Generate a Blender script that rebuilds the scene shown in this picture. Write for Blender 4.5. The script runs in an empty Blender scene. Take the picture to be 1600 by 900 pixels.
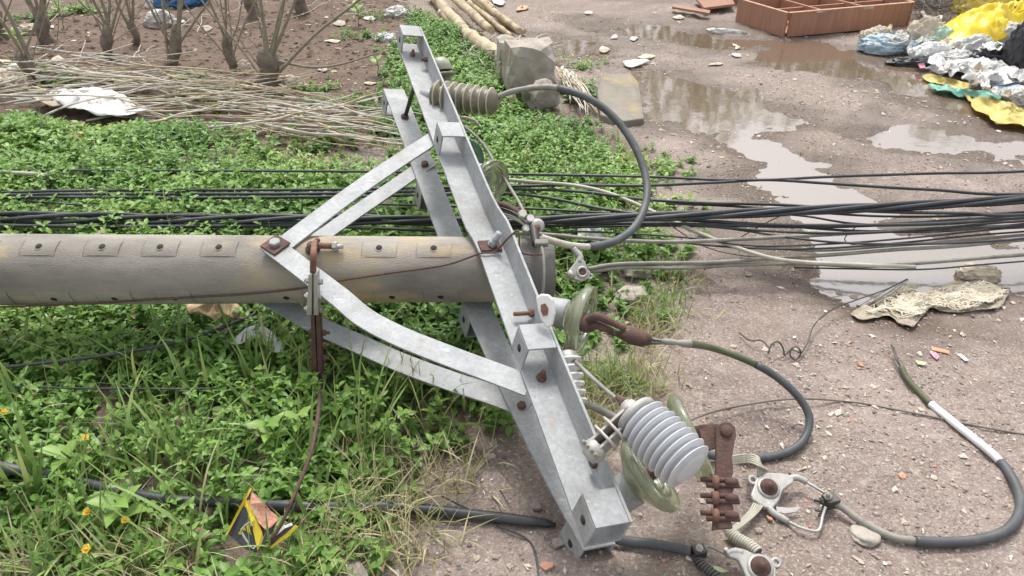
import bpy, bmesh, math, random
import numpy as np
from mathutils import Vector, Matrix, noise as mnoise

random.seed(11)
rng = np.random.default_rng(11)
scene = bpy.context.scene
COL = scene.collection
R = math.radians

# ------------------------------------------------------------------ camera
CAM_H, PITCH, LENS = 1.43, 34.0, 26.0
cam_d = bpy.data.cameras.new('camera'); cam_d.lens = LENS; cam_d.sensor_width = 36.0
cam_d.clip_start = 0.05; cam_d.clip_end = 600
cam = bpy.data.objects.new('camera', cam_d); COL.objects.link(cam)
cam.location = (0, 0, CAM_H); cam.rotation_euler = (R(90 - PITCH), 0, 0)
scene.camera = cam

# ------------------------------------------------------------------ sky, sun, exposure
SUN_EL, SUN_AZ = 61.0, -4.0          # azimuth from +Y, clockwise positive towards +X
world = bpy.data.worlds.new('World'); scene.world = world; world.use_nodes = True
wn = world.node_tree.nodes; wl = world.node_tree.links
for n in list(wn): wn.remove(n)
sky = wn.new('ShaderNodeTexSky'); sky.sky_type = 'NISHITA'; sky.sun_disc = False
sky.sun_elevation = R(SUN_EL); sky.sun_rotation = R(SUN_AZ)
sky.air_density = 1.0; sky.dust_density = 4.0; sky.ozone_density = 1.0
hsv = wn.new('ShaderNodeHueSaturation'); hsv.inputs['Saturation'].default_value = 0.22
bg = wn.new('ShaderNodeBackground'); bg.inputs['Strength'].default_value = 0.15
wo = wn.new('ShaderNodeOutputWorld')
wl.new(sky.outputs[0], hsv.inputs['Color']); wl.new(hsv.outputs[0], bg.inputs['Color']); wl.new(bg.outputs[0], wo.inputs['Surface'])
sun_d = bpy.data.lights.new('sun', 'SUN'); sun_d.energy = 1.15; sun_d.angle = R(11); sun_d.color = (1.0, 0.96, 0.90)
sun = bpy.data.objects.new('sun', sun_d); COL.objects.link(sun)
sv = Vector((math.sin(R(SUN_AZ)) * math.cos(R(SUN_EL)), math.cos(R(SUN_AZ)) * math.cos(R(SUN_EL)), math.sin(R(SUN_EL))))
sun.rotation_euler = sv.to_track_quat('Z', 'Y').to_euler(); sun.location = sv * 30
vs = scene.view_settings
vs.view_transform = 'Standard'; vs.look = 'None'; vs.gamma = 1.0; vs.use_curve_mapping = False
vs.exposure = 0.97

# ------------------------------------------------------------------ pixel -> place helpers (photo is 1600 x 900)
FPX = 1600 * LENS / 36.0
sp, cp = math.sin(R(PITCH)), math.cos(R(PITCH))
def D(px, py, d):
    xc = (px - 800) / FPX * d; yc = (450 - py) / FPX * d
    return Vector((xc, d * cp + yc * sp, CAM_H - d * sp + yc * cp))
def dep(py, z):
    return (z - CAM_H) / (-sp + (450 - py) / FPX * cp)
def W(px, py, z=0.0):
    return D(px, py, dep(py, z))
def PLN(px, py, p0, n):
    o = Vector((0, 0, CAM_H)); r = D(px, py, 1.0) - o
    return o + r * ((p0 - o).dot(n) / r.dot(n))
def Wxy(pts): return np.array([W(a, b)[:2] for a, b in pts])

# ------------------------------------------------------------------ numpy noise + ground height
def _h(ix, iy, s):
    v = (ix.astype(np.int64) * 374761393 + iy.astype(np.int64) * 668265263 + s * 974634777) & 0x7fffffff
    v = ((v ^ (v >> 13)) * 1274126177) & 0x7fffffff
    return ((v ^ (v >> 16)) & 0xffff) / 65535.0
def vnoise(x, y, s=0):
    ix = np.floor(x); iy = np.floor(y); fx = x - ix; fy = y - iy
    fx = fx * fx * (3 - 2 * fx); fy = fy * fy * (3 - 2 * fy)
    a = _h(ix, iy, s); b = _h(ix + 1, iy, s); c = _h(ix, iy + 1, s); d = _h(ix + 1, iy + 1, s)
    return (a + (b - a) * fx) * (1 - fy) + (c + (d - c) * fx) * fy - 0.5
def fbm(x, y, o=4, s=0):
    t = 0; a = 1.0; f = 1.0
    for k in range(o):
        t = t + a * vnoise(x * f + 17.3 * k, y * f - 9.1 * k, s + k); a *= 0.5; f *= 2.03
    return t
def sdpoly(x, y, P):
    """signed distance, negative inside"""
    d = np.full(x.shape, 1e9); ins = np.zeros(x.shape, bool); n = len(P)
    for i in range(n):
        ax, ay = P[i]; bx, by = P[(i + 1) % n]
        ex, ey = bx - ax, by - ay
        t = np.clip(((x - ax) * ex + (y - ay) * ey) / (ex * ex + ey * ey + 1e-12), 0, 1)
        d = np.minimum(d, np.hypot(x - ax - t * ex, y - ay - t * ey))
        c = ((ay > y) != (by > y)) & (x < (bx - ax) * (y - ay) / (by - ay + 1e-12) + ax)
        ins ^= c
    return np.where(ins, -d, d)
def sstep(a, b, v):
    t = np.clip((v - a) / (b - a), 0, 1); return t * t * (3 - 2 * t)

PUD = {
 'a': [(995,106),(1045,112),(1095,128),(1160,152),(1225,178),(1252,196),(1195,199),(1125,194),(1060,196),(1015,192),(990,165),(982,130)],
 'b': [(1150,212),(1195,218),(1250,245),(1310,285),(1345,325),(1420,360),(1500,368),(1700,355),(1720,470),(1600,442),(1540,428),(1470,440),(1400,456),(1340,462),(1275,436),(1222,408),(1205,375),(1215,335),(1190,290),(1155,250)],
 'c': [(1330,208),(1400,202),(1480,206),(1560,214),(1700,225),(1720,262),(1560,247),(1440,232),(1365,222)],
 'd': [(1195,68),(1290,66),(1370,80),(1440,100),(1500,118),(1600,165),(1720,205),(1700,232),(1590,212),(1500,172),(1420,136),(1340,118),(1270,108),(1215,92)],
 'e': [(866,58),(905,60),(950,80),(925,92),(880,84)],
 'f': [(915,36),(1050,38),(1140,58),(1190,66),(1120,72),(1020,56),(940,50)],
}
PUDW = {k: Wxy(v) for k, v in PUD.items()}
WLVL = -0.012
VEG = Wxy([(-400,200),(0,196),(120,205),(300,210),(420,232),(540,262),(600,262),(612,215),(596,165),(640,70),(655,20),(720,45),(765,100),(800,140),(828,190),(880,186),(935,205),(975,245),(992,292),(985,340),(955,400),(920,450),(885,480),(840,520),(815,580),(790,630),(762,668),(715,702),(645,732),(585,785),(545,840),(520,960),(-400,960)])
SOIL = Wxy([(-600,225),(0,225),(300,225),(560,240),(640,200),(640,70),(640,20),(620,-60),(500,-110),(-900,-110)])
def ground_z(x, y):
    x = np.asarray(x, float); y = np.asarray(y, float)
    far = np.clip((np.hypot(x, y) - 9) / 20, 0, 1)
    z = 0.020 * fbm(x * 1.3, y * 1.3, 3, 3) + 0.016 * fbm(x * 7, y * 7, 4, 9) + 0.0075 * fbm(x * 30, y * 30, 2, 5) * (0.6 + 1.2 * np.clip(fbm(x * 3, y * 3, 2, 15) + 0.4, 0, 1))
    rut = (x - 0.55 * y + 0.15); z = z - 0.010 * np.exp(-((rut - 0.15) / 0.10) ** 2) - 0.010 * np.exp(-((rut + 0.75) / 0.11) ** 2) + 0.006 * np.exp(-((rut + 0.02) / 0.05) ** 2)
    jit = 0.22 * fbm(x * 4, y * 7, 5, 21) + 0.05 * fbm(x * 22, y * 30, 2, 25)
    dp = np.zeros(x.shape)
    for k, P in PUDW.items():
        s = sdpoly(x, y, P) + jit
        dp = np.maximum(dp, sstep(0.16, -0.16, s))
    z = z * (1 - 0.62 * dp) - 0.028 * dp + 0.006
    z = np.where(dp < 0.03, np.maximum(z, WLVL + 0.004 + 0.3 * np.abs(z)), z)
    me_ = W(915, 884); z = z + 0.040 * np.exp(-(((x - me_.x) / 0.085) ** 2 + ((y - me_.y + 0.01) / 0.06) ** 2) * (1 + 0.6 * fbm(x * 25, y * 25, 2, 8)))
    v = sdpoly(x, y, VEG)
    z = z + 0.035 * sstep(0.1, -0.6, v)
    return np.where(far > 0, z * (1 - far), z)
def gz(x, y): return float(ground_z(np.array([x]), np.array([y]))[0])
def G(px, py, up=0.0):
    p = W(px, py, 0.0)
    for _ in range(2): p = W(px, py, gz(p.x, p.y) + up)
    return p

# ------------------------------------------------------------------ materials
MATS = {}
def mat(name, c1, c2=None, scale=8.0, rough=0.6, metal=0.0, bump=0.0, bscale=60.0, c3=None, s3=3.0, m3=(0.55, 0.7), detail=6.0, spec=0.5, rvar=0.1, coords='Object', trans=0.0, stretch=None, alpha=1.0, transm=0.0, coat=0.0):
    if name in MATS: return MATS[name]
    m = bpy.data.materials.new(name); m.use_nodes = True; MATS[name] = m
    N = m.node_tree.nodes; L = m.node_tree.links
    b = N['Principled BSDF']; out = N['Material Output']
    b.inputs['Roughness'].default_value = rough; b.inputs['Metallic'].default_value = metal
    b.inputs['Specular IOR Level'].default_value = spec
    tc = N.new('ShaderNodeTexCoord'); vec = tc.outputs[coords]
    if stretch:
        mp = N.new('ShaderNodeMapping'); mp.inputs['Scale'].default_value = stretch
        L.new(vec, mp.inputs['Vector']); vec = mp.outputs[0]
    def nz(s, d=detail, r=0.6):
        t = N.new('ShaderNodeTexNoise'); t.inputs['Scale'].default_value = s; t.inputs['Detail'].default_value = d; t.inputs['Roughness'].default_value = r
        L.new(vec, t.inputs['Vector']); return t
    n1 = nz(scale)
    if c2 is None: c2 = tuple(v * 0.7 for v in c1)
    mr = N.new('ShaderNodeMapRange'); mr.inputs[1].default_value = 0.32; mr.inputs[2].default_value = 0.68
    L.new(n1.outputs['Fac'], mr.inputs[0])
    mx = N.new('ShaderNodeMix'); mx.data_type = 'RGBA'
    mx.inputs[6].default_value = (*c1, 1); mx.inputs[7].default_value = (*c2, 1)
    L.new(mr.outputs[0], mx.inputs[0]); col = mx.outputs[2]
    if c3 is not None:
        n3 = nz(s3, 8.0, 0.65); m3r = N.new('ShaderNodeMapRange'); m3r.inputs[1].default_value = m3[0]; m3r.inputs[2].default_value = m3[1]
        L.new(n3.outputs['Fac'], m3r.inputs[0])
        mx3 = N.new('ShaderNodeMix'); mx3.data_type = 'RGBA'; mx3.inputs[7].default_value = (*c3, 1)
        L.new(m3r.outputs[0], mx3.inputs[0]); L.new(col, mx3.inputs[6]); col = mx3.outputs[2]
    L.new(col, b.inputs['Base Color'])
    rr = N.new('ShaderNodeMapRange'); rr.inputs[3].default_value = max(0, rough - rvar); rr.inputs[4].default_value = min(1, rough + rvar)
    n4 = nz(scale * 2.3); L.new(n4.outputs['Fac'], rr.inputs[0]); L.new(rr.outputs[0], b.inputs['Roughness'])
    if bump > 0:
        nb = nz(bscale, 4.0); bp = N.new('ShaderNodeBump'); bp.inputs['Strength'].default_value = bump; bp.inputs['Distance'].default_value = 0.01
        L.new(nb.outputs['Fac'], bp.inputs['Height']); L.new(bp.outputs[0], b.inputs['Normal'])
    if transm: b.inputs['Transmission Weight'].default_value = transm; b.inputs['IOR'].default_value = 1.5
    if coat: b.inputs['Coat Weight'].default_value = coat
    if trans > 0:
        tr = N.new('ShaderNodeBsdfTranslucent'); L.new(col, tr.inputs['Color'])
        ms = N.new('ShaderNodeMixShader'); ms.inputs[0].default_value = trans
        L.new(b.outputs[0], ms.inputs[1]); L.new(tr.outputs[0], ms.inputs[2]); L.new(ms.outputs[0], out.inputs['Surface'])
    return m

def leaf_mat(name, ramp, rough=0.5, trans=0.3):
    m = bpy.data.materials.new(name); m.use_nodes = True
    N = m.node_tree.nodes; L = m.node_tree.links; b = N['Principled BSDF']; out = N['Material Output']
    at = N.new('ShaderNodeAttribute'); at.attribute_name = 'rnd'
    cr = N.new('ShaderNodeValToRGB'); L.new(at.outputs['Fac'], cr.inputs[0])
    e = cr.color_ramp.elements; e[0].position = ramp[0][0]; e[0].color = (*ramp[0][1], 1); e[1].position = ramp[-1][0]; e[1].color = (*ramp[-1][1], 1)
    for p, c in ramp[1:-1]: k = e.new(p); k.color = (*c, 1)
    L.new(cr.outputs[0], b.inputs['Base Color']); b.inputs['Roughness'].default_value = rough; b.inputs['Specular IOR Level'].default_value = 0.45
    tr = N.new('ShaderNodeBsdfTranslucent'); L.new(cr.outputs[0], tr.inputs['Color'])
    ms = N.new('ShaderNodeMixShader'); ms.inputs[0].default_value = trans
    L.new(b.outputs[0], ms.inputs[1]); L.new(tr.outputs[0], ms.inputs[2]); L.new(ms.outputs[0], out.inputs['Surface'])
    return m

def galv_mat():
    m = mat('galvanised_steel', (0.36,0.372,0.375), (0.27,0.282,0.286), 14, 0.60, 0.10, 0.05, 140, c3=(0.215,0.21,0.195), s3=5, m3=(0.50,0.74), rvar=0.14, detail=10.0, spec=0.35)
    N = m.node_tree.nodes; L = m.node_tree.links; b = N['Principled BSDF']; src = b.inputs['Base Color'].links[0].from_socket; tc = [n for n in N if n.type == 'TEX_COORD'][0].outputs['Object']
    vo = N.new('ShaderNodeTexVoronoi'); vo.inputs['Scale'].default_value = 150; L.new(tc, vo.inputs['Vector'])
    sx = N.new('ShaderNodeSeparateColor'); L.new(vo.outputs['Color'], sx.inputs[0]); mr = N.new('ShaderNodeMapRange'); mr.inputs[3].default_value = 0.91; mr.inputs[4].default_value = 1.09; L.new(sx.outputs[0], mr.inputs[0])
    mu = N.new('ShaderNodeVectorMath'); mu.operation = 'SCALE'; L.new(src, mu.inputs[0]); L.new(mr.outputs[0], mu.inputs['Scale'])
    def lay(prev, scale, lo, hi, col, st=None, amt=1.0):
        v = tc
        if st: mp = N.new('ShaderNodeMapping'); mp.inputs['Scale'].default_value = st; L.new(tc, mp.inputs['Vector']); v = mp.outputs[0]
        n = N.new('ShaderNodeTexNoise'); n.inputs['Scale'].default_value = scale; n.inputs['Detail'].default_value = 9; n.inputs['Roughness'].default_value = 0.7; L.new(v, n.inputs['Vector'])
        r = N.new('ShaderNodeMapRange'); r.inputs[1].default_value = lo; r.inputs[2].default_value = hi; r.inputs[4].default_value = amt; L.new(n.outputs['Fac'], r.inputs[0])
        x = N.new('ShaderNodeMix'); x.data_type = 'RGBA'; L.new(r.outputs[0], x.inputs[0]); L.new(prev, x.inputs[6]); x.inputs[7].default_value = (*col, 1); return x.outputs[2]
    c = lay(mu.outputs[0], 3.2, 0.60, 0.72, (0.25,0.17,0.11), None, 0.55)
    c = lay(c, 9.0, 0.63, 0.72, (0.30,0.25,0.20), None, 0.8)
    c = lay(c, 60.0, 0.60, 0.70, (0.55,0.56,0.56), (0.25, 0.9, 1.0), 0.7)
    c = lay(c, 75.0, 0.64, 0.72, (0.16,0.155,0.15), (1.0, 0.2, 0.6), 0.7)
    L.new(c, b.inputs['Base Color']); return m
M_galv = galv_mat()
M_conc = mat('pole_concrete', (0.40,0.365,0.315), (0.16,0.147,0.127), 5.5, 0.9, 0, 0.35, 320, c3=(0.43,0.335,0.20), s3=3.4, m3=(0.50,0.60), stretch=(0.40,1,1), detail=14.0)
M_pad = mat('pad_concrete', (0.40,0.368,0.318), (0.22,0.203,0.175), 7, 0.9, 0, 0.3, 260, detail=10.0)
M_concd = mat('pole_cap_concrete', (0.20,0.195,0.18), (0.13,0.125,0.115), 7, 0.9, 0, 0.3, 110, c3=(0.28,0.26,0.22), s3=4)
M_hole = mat('hole_dark', (0.035,0.03,0.026), (0.02,0.018,0.016), 30, 0.95)
M_rust = mat('rusted_iron', (0.125,0.070,0.056), (0.075,0.045,0.040), 45, 0.85, 0.1, 0.35, 200, c3=(0.20,0.10,0.06), s3=25)
M_rustl = mat('light_rust', (0.24,0.13,0.09), (0.14,0.075,0.055), 60, 0.85, 0.1, 0.35, 200)
M_alu = mat('weathered_aluminium', (0.45,0.44,0.41), (0.33,0.32,0.295), 35, 0.55, 0.35, 0.12, 160, c3=(0.33,0.29,0.24), s3=14, m3=(0.55,0.75))
M_blk = mat('black_cable', (0.045,0.05,0.054), (0.028,0.031,0.034), 14, 0.5, 0, 0.05, 120, c3=(0.09,0.09,0.085), s3=5)
M_dgr = mat('dark_grey_cable', (0.085,0.09,0.094), (0.055,0.06,0.062), 20, 0.55, 0, 0.06, 140, c3=(0.13,0.125,0.115), s3=9)
M_grn = mat('mossy_cable', (0.10,0.115,0.055), (0.07,0.085,0.05), 12, 0.65, 0, 0.1, 140)
M_lgr = mat('light_grey_cable', (0.30,0.285,0.245), (0.21,0.20,0.17), 18, 0.65, 0, 0.1, 120, c3=(0.14,0.13,0.11), s3=12)
M_pale = mat('pale_cable', (0.50,0.48,0.40), (0.36,0.34,0.27), 12, 0.6, 0, 0.05, 100, c3=(0.30,0.27,0.20), s3=9)
M_white = mat('white_sleeve', (0.80,0.81,0.82), (0.68,0.69,0.70), 14, 0.5, 0, 0.03, 80, c3=(0.45,0.42,0.36), s3=18, m3=(0.6,0.8))
M_pol = mat('grey_polymer', (0.56,0.575,0.59), (0.49,0.505,0.52), 12, 0.5, 0, 0.03, 80, c3=(0.36,0.35,0.32), s3=9, m3=(0.58,0.8))
M_porc = mat('white_porcelain', (0.72,0.71,0.68), (0.58,0.57,0.54), 12, 0.3, 0, 0.0, 80, c3=(0.30,0.24,0.18), s3=10, m3=(0.62,0.75))
M_brnp = mat('brown_insulator', (0.20,0.185,0.125), (0.13,0.12,0.08), 16, 0.4, 0, 0.05, 80, c3=(0.34,0.31,0.22), s3=14)
M_rib = mat('beige_rib', (0.52,0.48,0.36), (0.38,0.34,0.24), 22, 0.5)
M_glass = mat('green_glass', (0.74,0.78,0.58), (0.64,0.68,0.48), 16, 0.14, 0, 0.0, 40, c3=(0.44,0.43,0.29), s3=9, transm=0.85, rvar=0.08)
M_teal = mat('teal_glass', (0.36,0.54,0.44), (0.26,0.42,0.34), 16, 0.14, 0, 0.0, 40, transm=0.6, rvar=0.08)
M_bark = mat('mulberry_bark', (0.24,0.20,0.155), (0.12,0.098,0.076), 22, 0.9, 0, 0.6, 60, c3=(0.27,0.24,0.18), s3=8)
M_shoot = mat('shoot_bark', (0.31,0.27,0.205), (0.19,0.16,0.12), 30, 0.85, 0, 0.3, 90)
M_stick = mat('dry_stick', (0.66,0.62,0.54), (0.46,0.42,0.35), 12, 0.85, 0, 0.2, 80, c3=(0.17,0.14,0.10), s3=6)
M_bam = mat('pale_log', (0.52,0.43,0.29), (0.34,0.27,0.17), 14, 0.8, 0, 0.3, 70, c3=(0.20,0.15,0.10), s3=7)
M_wood = mat('veneer_wood', (0.38,0.20,0.13), (0.28,0.142,0.092), 6, 0.45, 0, 0.05, 60, c3=(0.40,0.24,0.16), s3=5, m3=(0.56,0.8), stretch=(6,6,0.6))
M_woodp = mat('raw_wood_edge', (0.50,0.30,0.20), (0.36,0.20,0.13), 18, 0.7)
M_block = mat('old_block', (0.44,0.40,0.345), (0.29,0.26,0.22), 12, 0.9, 0, 0.5, 60, c3=(0.32,0.20,0.14), s3=7)
M_slab = mat('mossy_slab', (0.27,0.24,0.195), (0.19,0.175,0.145), 9, 0.9, 0, 0.4, 70, c3=(0.36,0.28,0.15), s3=4)
M_stone = mat('stone', (0.33,0.29,0.25), (0.23,0.20,0.175), 12, 0.88, 0, 0.4, 60)
M_stonep = mat('pale_stone', (0.44,0.40,0.34), (0.33,0.29,0.24), 14, 0.88, 0, 0.4, 60)
M_brick = mat('brick_shard', (0.48,0.26,0.17), (0.36,0.19,0.12), 20, 0.85, 0, 0.2, 80)
M_plw = mat('white_plastic', (0.80,0.80,0.79), (0.68,0.68,0.67), 10, 0.4, 0, 0.1, 60, c3=(0.48,0.43,0.36), s3=7, m3=(0.58,0.78), trans=0.15)
M_plg = mat('grey_white_plastic', (0.60,0.59,0.56), (0.44,0.43,0.40), 10, 0.45, 0, 0.1, 60, c3=(0.33,0.28,0.22), s3=7, trans=0.12)
M_plb = mat('beige_cloth', (0.58,0.51,0.40), (0.42,0.36,0.27), 12, 0.8, 0, 0.3, 70, c3=(0.30,0.24,0.18), s3=6)
M_yel = mat('yellow_plastic', (0.82,0.62,0.02), (0.70,0.50,0.015), 7, 0.38, 0, 0.1, 50, c3=(0.55,0.40,0.05), s3=5, m3=(0.6,0.8), trans=0.12)
M_yelp = mat('pale_yellow_plastic', (0.68,0.56,0.16), (0.54,0.44,0.13), 10, 0.45, 0, 0.1, 60, trans=0.2)
M_blu = mat('pale_blue_plastic', (0.40,0.50,0.56), (0.30,0.40,0.47), 9, 0.4, 0, 0.1, 60, trans=0.15)
M_dblu = mat('blue_plastic', (0.04,0.17,0.36), (0.03,0.11,0.25), 12, 0.45)
M_tealp = mat('teal_plastic', (0.20,0.48,0.38), (0.14,0.38,0.30), 12, 0.4, trans=0.15)
M_mint = mat('mint_plastic', (0.50,0.66,0.55), (0.36,0.54,0.44), 12, 0.4, trans=0.2)
M_blkp = mat('black_plastic', (0.022,0.023,0.026), (0.035,0.036,0.04), 9, 0.35, 0, 0.15, 50)
M_pink = mat('pink_plastic', (0.66,0.25,0.33), (0.55,0.2,0.26), 20, 0.5)
M_orgp = mat('orange_plastic', (0.66,0.33,0.18), (0.55,0.26,0.14), 20, 0.5)
M_lime = mat('lime_plastic', (0.46,0.52,0.30), (0.4,0.45,0.25), 20, 0.5)
M_net = mat('jute_fibre', (0.72,0.66,0.53), (0.52,0.46,0.35), 40, 0.95, 0, 0.5, 150, c3=(0.36,0.30,0.22), s3=14)
M_twig = mat('grey_twig', (0.20,0.175,0.15), (0.13,0.11,0.095), 20, 0.9)
M_clear = mat('clear_film', (0.62,0.64,0.60), (0.50,0.52,0.48), 14, 0.3, trans=0.3)
M_petal = mat('yellow_petal', (0.80,0.56,0.04), (0.76,0.48,0.03), 60, 0.6, trans=0.2)
M_flc = mat('flower_centre', (0.75,0.42,0.04), (0.5,0.25,0.02), 90, 0.8)
M_carton = mat('brown_paper', (0.46,0.34,0.20), (0.33,0.24,0.14), 14, 0.8, 0, 0.2, 60)
M_pkblk = mat('packet_black', (0.035,0.037,0.042), (0.06,0.06,0.065), 20, 0.35)
M_pkred = mat('packet_picture', (0.58,0.13,0.09), (0.72,0.52,0.36), 70, 0.4, c3=(0.35,0.06,0.05), s3=50)
M_pkyel = mat('packet_yellow', (0.85,0.66,0.05), (0.75,0.55,0.04), 30, 0.35)
M_pkwht = mat('packet_white', (0.78,0.77,0.74), (0.68,0.67,0.64), 30, 0.4)
M_spring = mat('dark_steel', (0.10,0.098,0.09), (0.06,0.058,0.054), 40, 0.5, 0.6)

# ------------------------------------------------------------------ mesh building
def np_obj(name, verts, faces, m, attrs=None, smooth=True):
    me = bpy.data.meshes.new(name); V = np.asarray(verts, np.float32); Fa = np.asarray(faces, np.int32); k = Fa.shape[1]
    me.vertices.add(len(V)); me.vertices.foreach_set('co', V.ravel())
    me.loops.add(Fa.size); me.loops.foreach_set('vertex_index', Fa.ravel())
    me.polygons.add(len(Fa)); me.polygons.foreach_set('loop_start', np.arange(0, Fa.size, k, dtype=np.int32))
    me.polygons.foreach_set('use_smooth', np.full(len(Fa), smooth, bool))
    for an, av in (attrs or {}).items():
        a = me.attributes.new(an, 'FLOAT', 'POINT'); a.data.foreach_set('value', np.asarray(av, np.float32))
    me.update(calc_edges=True); me.materials.append(m)
    o = bpy.data.objects.new(name, me); COL.objects.link(o); return o

ORG = {}
def tag(o, label, cat, group=None):
    o['label'] = label; o['category'] = cat
    if group: o['group'] = group
    return o
def thing(name, loc, label, cat, group=None):
    o = bpy.data.objects.new(name, None); COL.objects.link(o); o.empty_display_size = 0.1
    o.location = loc; ORG[o.name] = Vector(loc); return tag(o, label, cat, group)

def crom(pts, n=6):
    P = [Vector(p) for p in pts]
    if len(P) < 3: return [P[0].lerp(P[-1], i / n) for i in range(n + 1)]
    Q = [P[0] * 2 - P[1]] + P + [P[-1] * 2 - P[-2]]; out = []
    for i in range(1, len(Q) - 2):
        a, b, c, d = Q[i - 1], Q[i], Q[i + 1], Q[i + 2]
        for k in range(n):
            t = k / n
            out.append(0.5 * ((2 * b) + (c - a) * t + (2 * a - 5 * b + 4 * c - d) * t * t + (3 * b - a - 3 * c + d) * t ** 3))
    out.append(P[-1]); return out

class MB:
    def __init__(s): s.v = []; s.f = []; s.sm = []
    def add(s, vs, fs, smooth=False):
        o = len(s.v); s.v += [Vector(v) for v in vs]; s.f += [tuple(i + o for i in f) for f in fs]; s.sm += [smooth] * len(fs); return s
    def box(s, c, ax, ay, az):       # centre + half vectors
        c = Vector(c); ax, ay, az = Vector(ax), Vector(ay), Vector(az)
        vs = [c + ax * i + ay * j + az * k for k in (-1, 1) for j in (-1, 1) for i in (-1, 1)]
        fs = [(0,2,3,1),(4,5,7,6),(0,1,5,4),(2,6,7,3),(0,4,6,2),(1,3,7,5)]
        if ax.cross(ay).dot(az) < 0: fs = [f[::-1] for f in fs]
        return s.add(vs, fs)
    def tube(s, pts, r, seg=10, cap=True, squash=None):
        P = [Vector(p) for p in pts]; n = len(P); rr = r if isinstance(r, (list, tuple)) else [r] * n
        if len(rr) != n: rr = [rr[min(int(i / (n - 1) * (len(rr) - 1)), len(rr) - 2)] * (1 - (i / (n - 1) * (len(rr) - 1)) % 1 if i < n - 1 else 0) + rr[min(int(i / (n - 1) * (len(rr) - 1)) + 1, len(rr) - 1)] * ((i / (n - 1) * (len(rr) - 1)) % 1 if i < n - 1 else 1) for i in range(n)]
        T = [(P[min(i + 1, n - 1)] - P[max(i - 1, 0)]).normalized() for i in range(n)]
        u = T[0].orthogonal().normalized(); vs = []
        for i in range(n):
            u = (u - T[i] * u.dot(T[i])); u = u.normalized() if u.length > 1e-6 else T[i].orthogonal().normalized()
            w = T[i].cross(u)
            for k in range(seg):
                a = 2 * math.pi * k / seg; vs.append(P[i] + (u * math.cos(a) + w * math.sin(a)) * rr[i])
        fs = [(i * seg + k, i * seg + (k + 1) % seg, (i + 1) * seg + (k + 1) % seg, (i + 1) * seg + k) for i in range(n - 1) for k in range(seg)]
        s.add(vs, fs, True)
        if cap:
            o = len(s.v) - n * seg
            s.f.append(tuple(o + k for k in range(seg))[::-1]); s.sm.append(False)
            s.f.append(tuple(o + (n - 1) * seg + k for k in range(seg))); s.sm.append(False)
        return s
    def lathe(s, p, a, prof, seg=32, smooth=True):
        p = Vector(p); a = Vector(a).normalized(); u = a.orthogonal().normalized(); w = a.cross(u); vs = []
        for t, r in prof:
            for k in range(seg):
                th = 2 * math.pi * k / seg; vs.append(p + a * t + (u * math.cos(th) + w * math.sin(th)) * max(r, 1e-4))
        n = len(prof)
        fs = [(i * seg + k, i * seg + (k + 1) % seg, (i + 1) * seg + (k + 1) % seg, (i + 1) * seg + k) for i in range(n - 1) for k in range(seg)]
        return s.add(vs, fs, smooth)
    def prism(s, P, n, th):          # planar outline (world pts) extruded along n by +-th/2
        n = Vector(n).normalized(); k = len(P)
        # orient the outline counter-clockwise about n
        ar = Vector((0, 0, 0))
        for i in range(k): ar += Vector(P[i]).cross(Vector(P[(i + 1) % k]))
        if ar.dot(n) < 0: P = P[::-1]
        a = [Vector(p) + n * th / 2 for p in P]; b = [Vector(p) - n * th / 2 for p in P]
        return s.add(a + b, [tuple(range(k)), tuple(range(2 * k - 1, k - 1, -1))] + [(i, i + k, (i + 1) % k + k, (i + 1) % k) for i in range(k)])
    def hexbolt(s, p, a, r, h, stud=0, sr=None):
        p = Vector(p); a = Vector(a).normalized()
        s.lathe(p, a, [(0, r), (h * 0.85, r), (h, r * 0.8), (h, 0)], 6, False)
        if stud: s.lathe(p, a, [(h * 0.5, sr or r * 0.5), (h + stud, sr or r * 0.5), (h + stud, 0)], 10)
        return s
    def build(s, name, m, parent=None, bevel=0, solid=0, sub=0):
        me = bpy.data.meshes.new(name)
        if parent is not None: o0 = ORG[parent.name]
        else:
            V = np.array([v[:] for v in s.v]); o0 = Vector(((V[:, 0].min() + V[:, 0].max()) / 2, (V[:, 1].min() + V[:, 1].max()) / 2, V[:, 2].min()))
        me.from_pydata([(v - o0)[:] for v in s.v], [], s.f); me.update()
        me.polygons.foreach_set('use_smooth', s.sm); me.materials.append(m)
        o = bpy.data.objects.new(name, me); COL.objects.link(o); ORG[o.name] = o0
        if parent is not None: o.parent = parent
        else: o.location = o0
        if solid: md = o.modifiers.new('solid', 'SOLIDIFY'); md.thickness = solid; md.offset = 0
        if bevel: md = o.modifiers.new('bevel', 'BEVEL'); md.width = bevel; md.segments = 2; md.limit_method = 'ANGLE'; md.angle_limit = R(40)
        if sub: md = o.modifiers.new('sub', 'SUBSURF'); md.levels = sub; md.render_levels = sub
        return o

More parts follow.
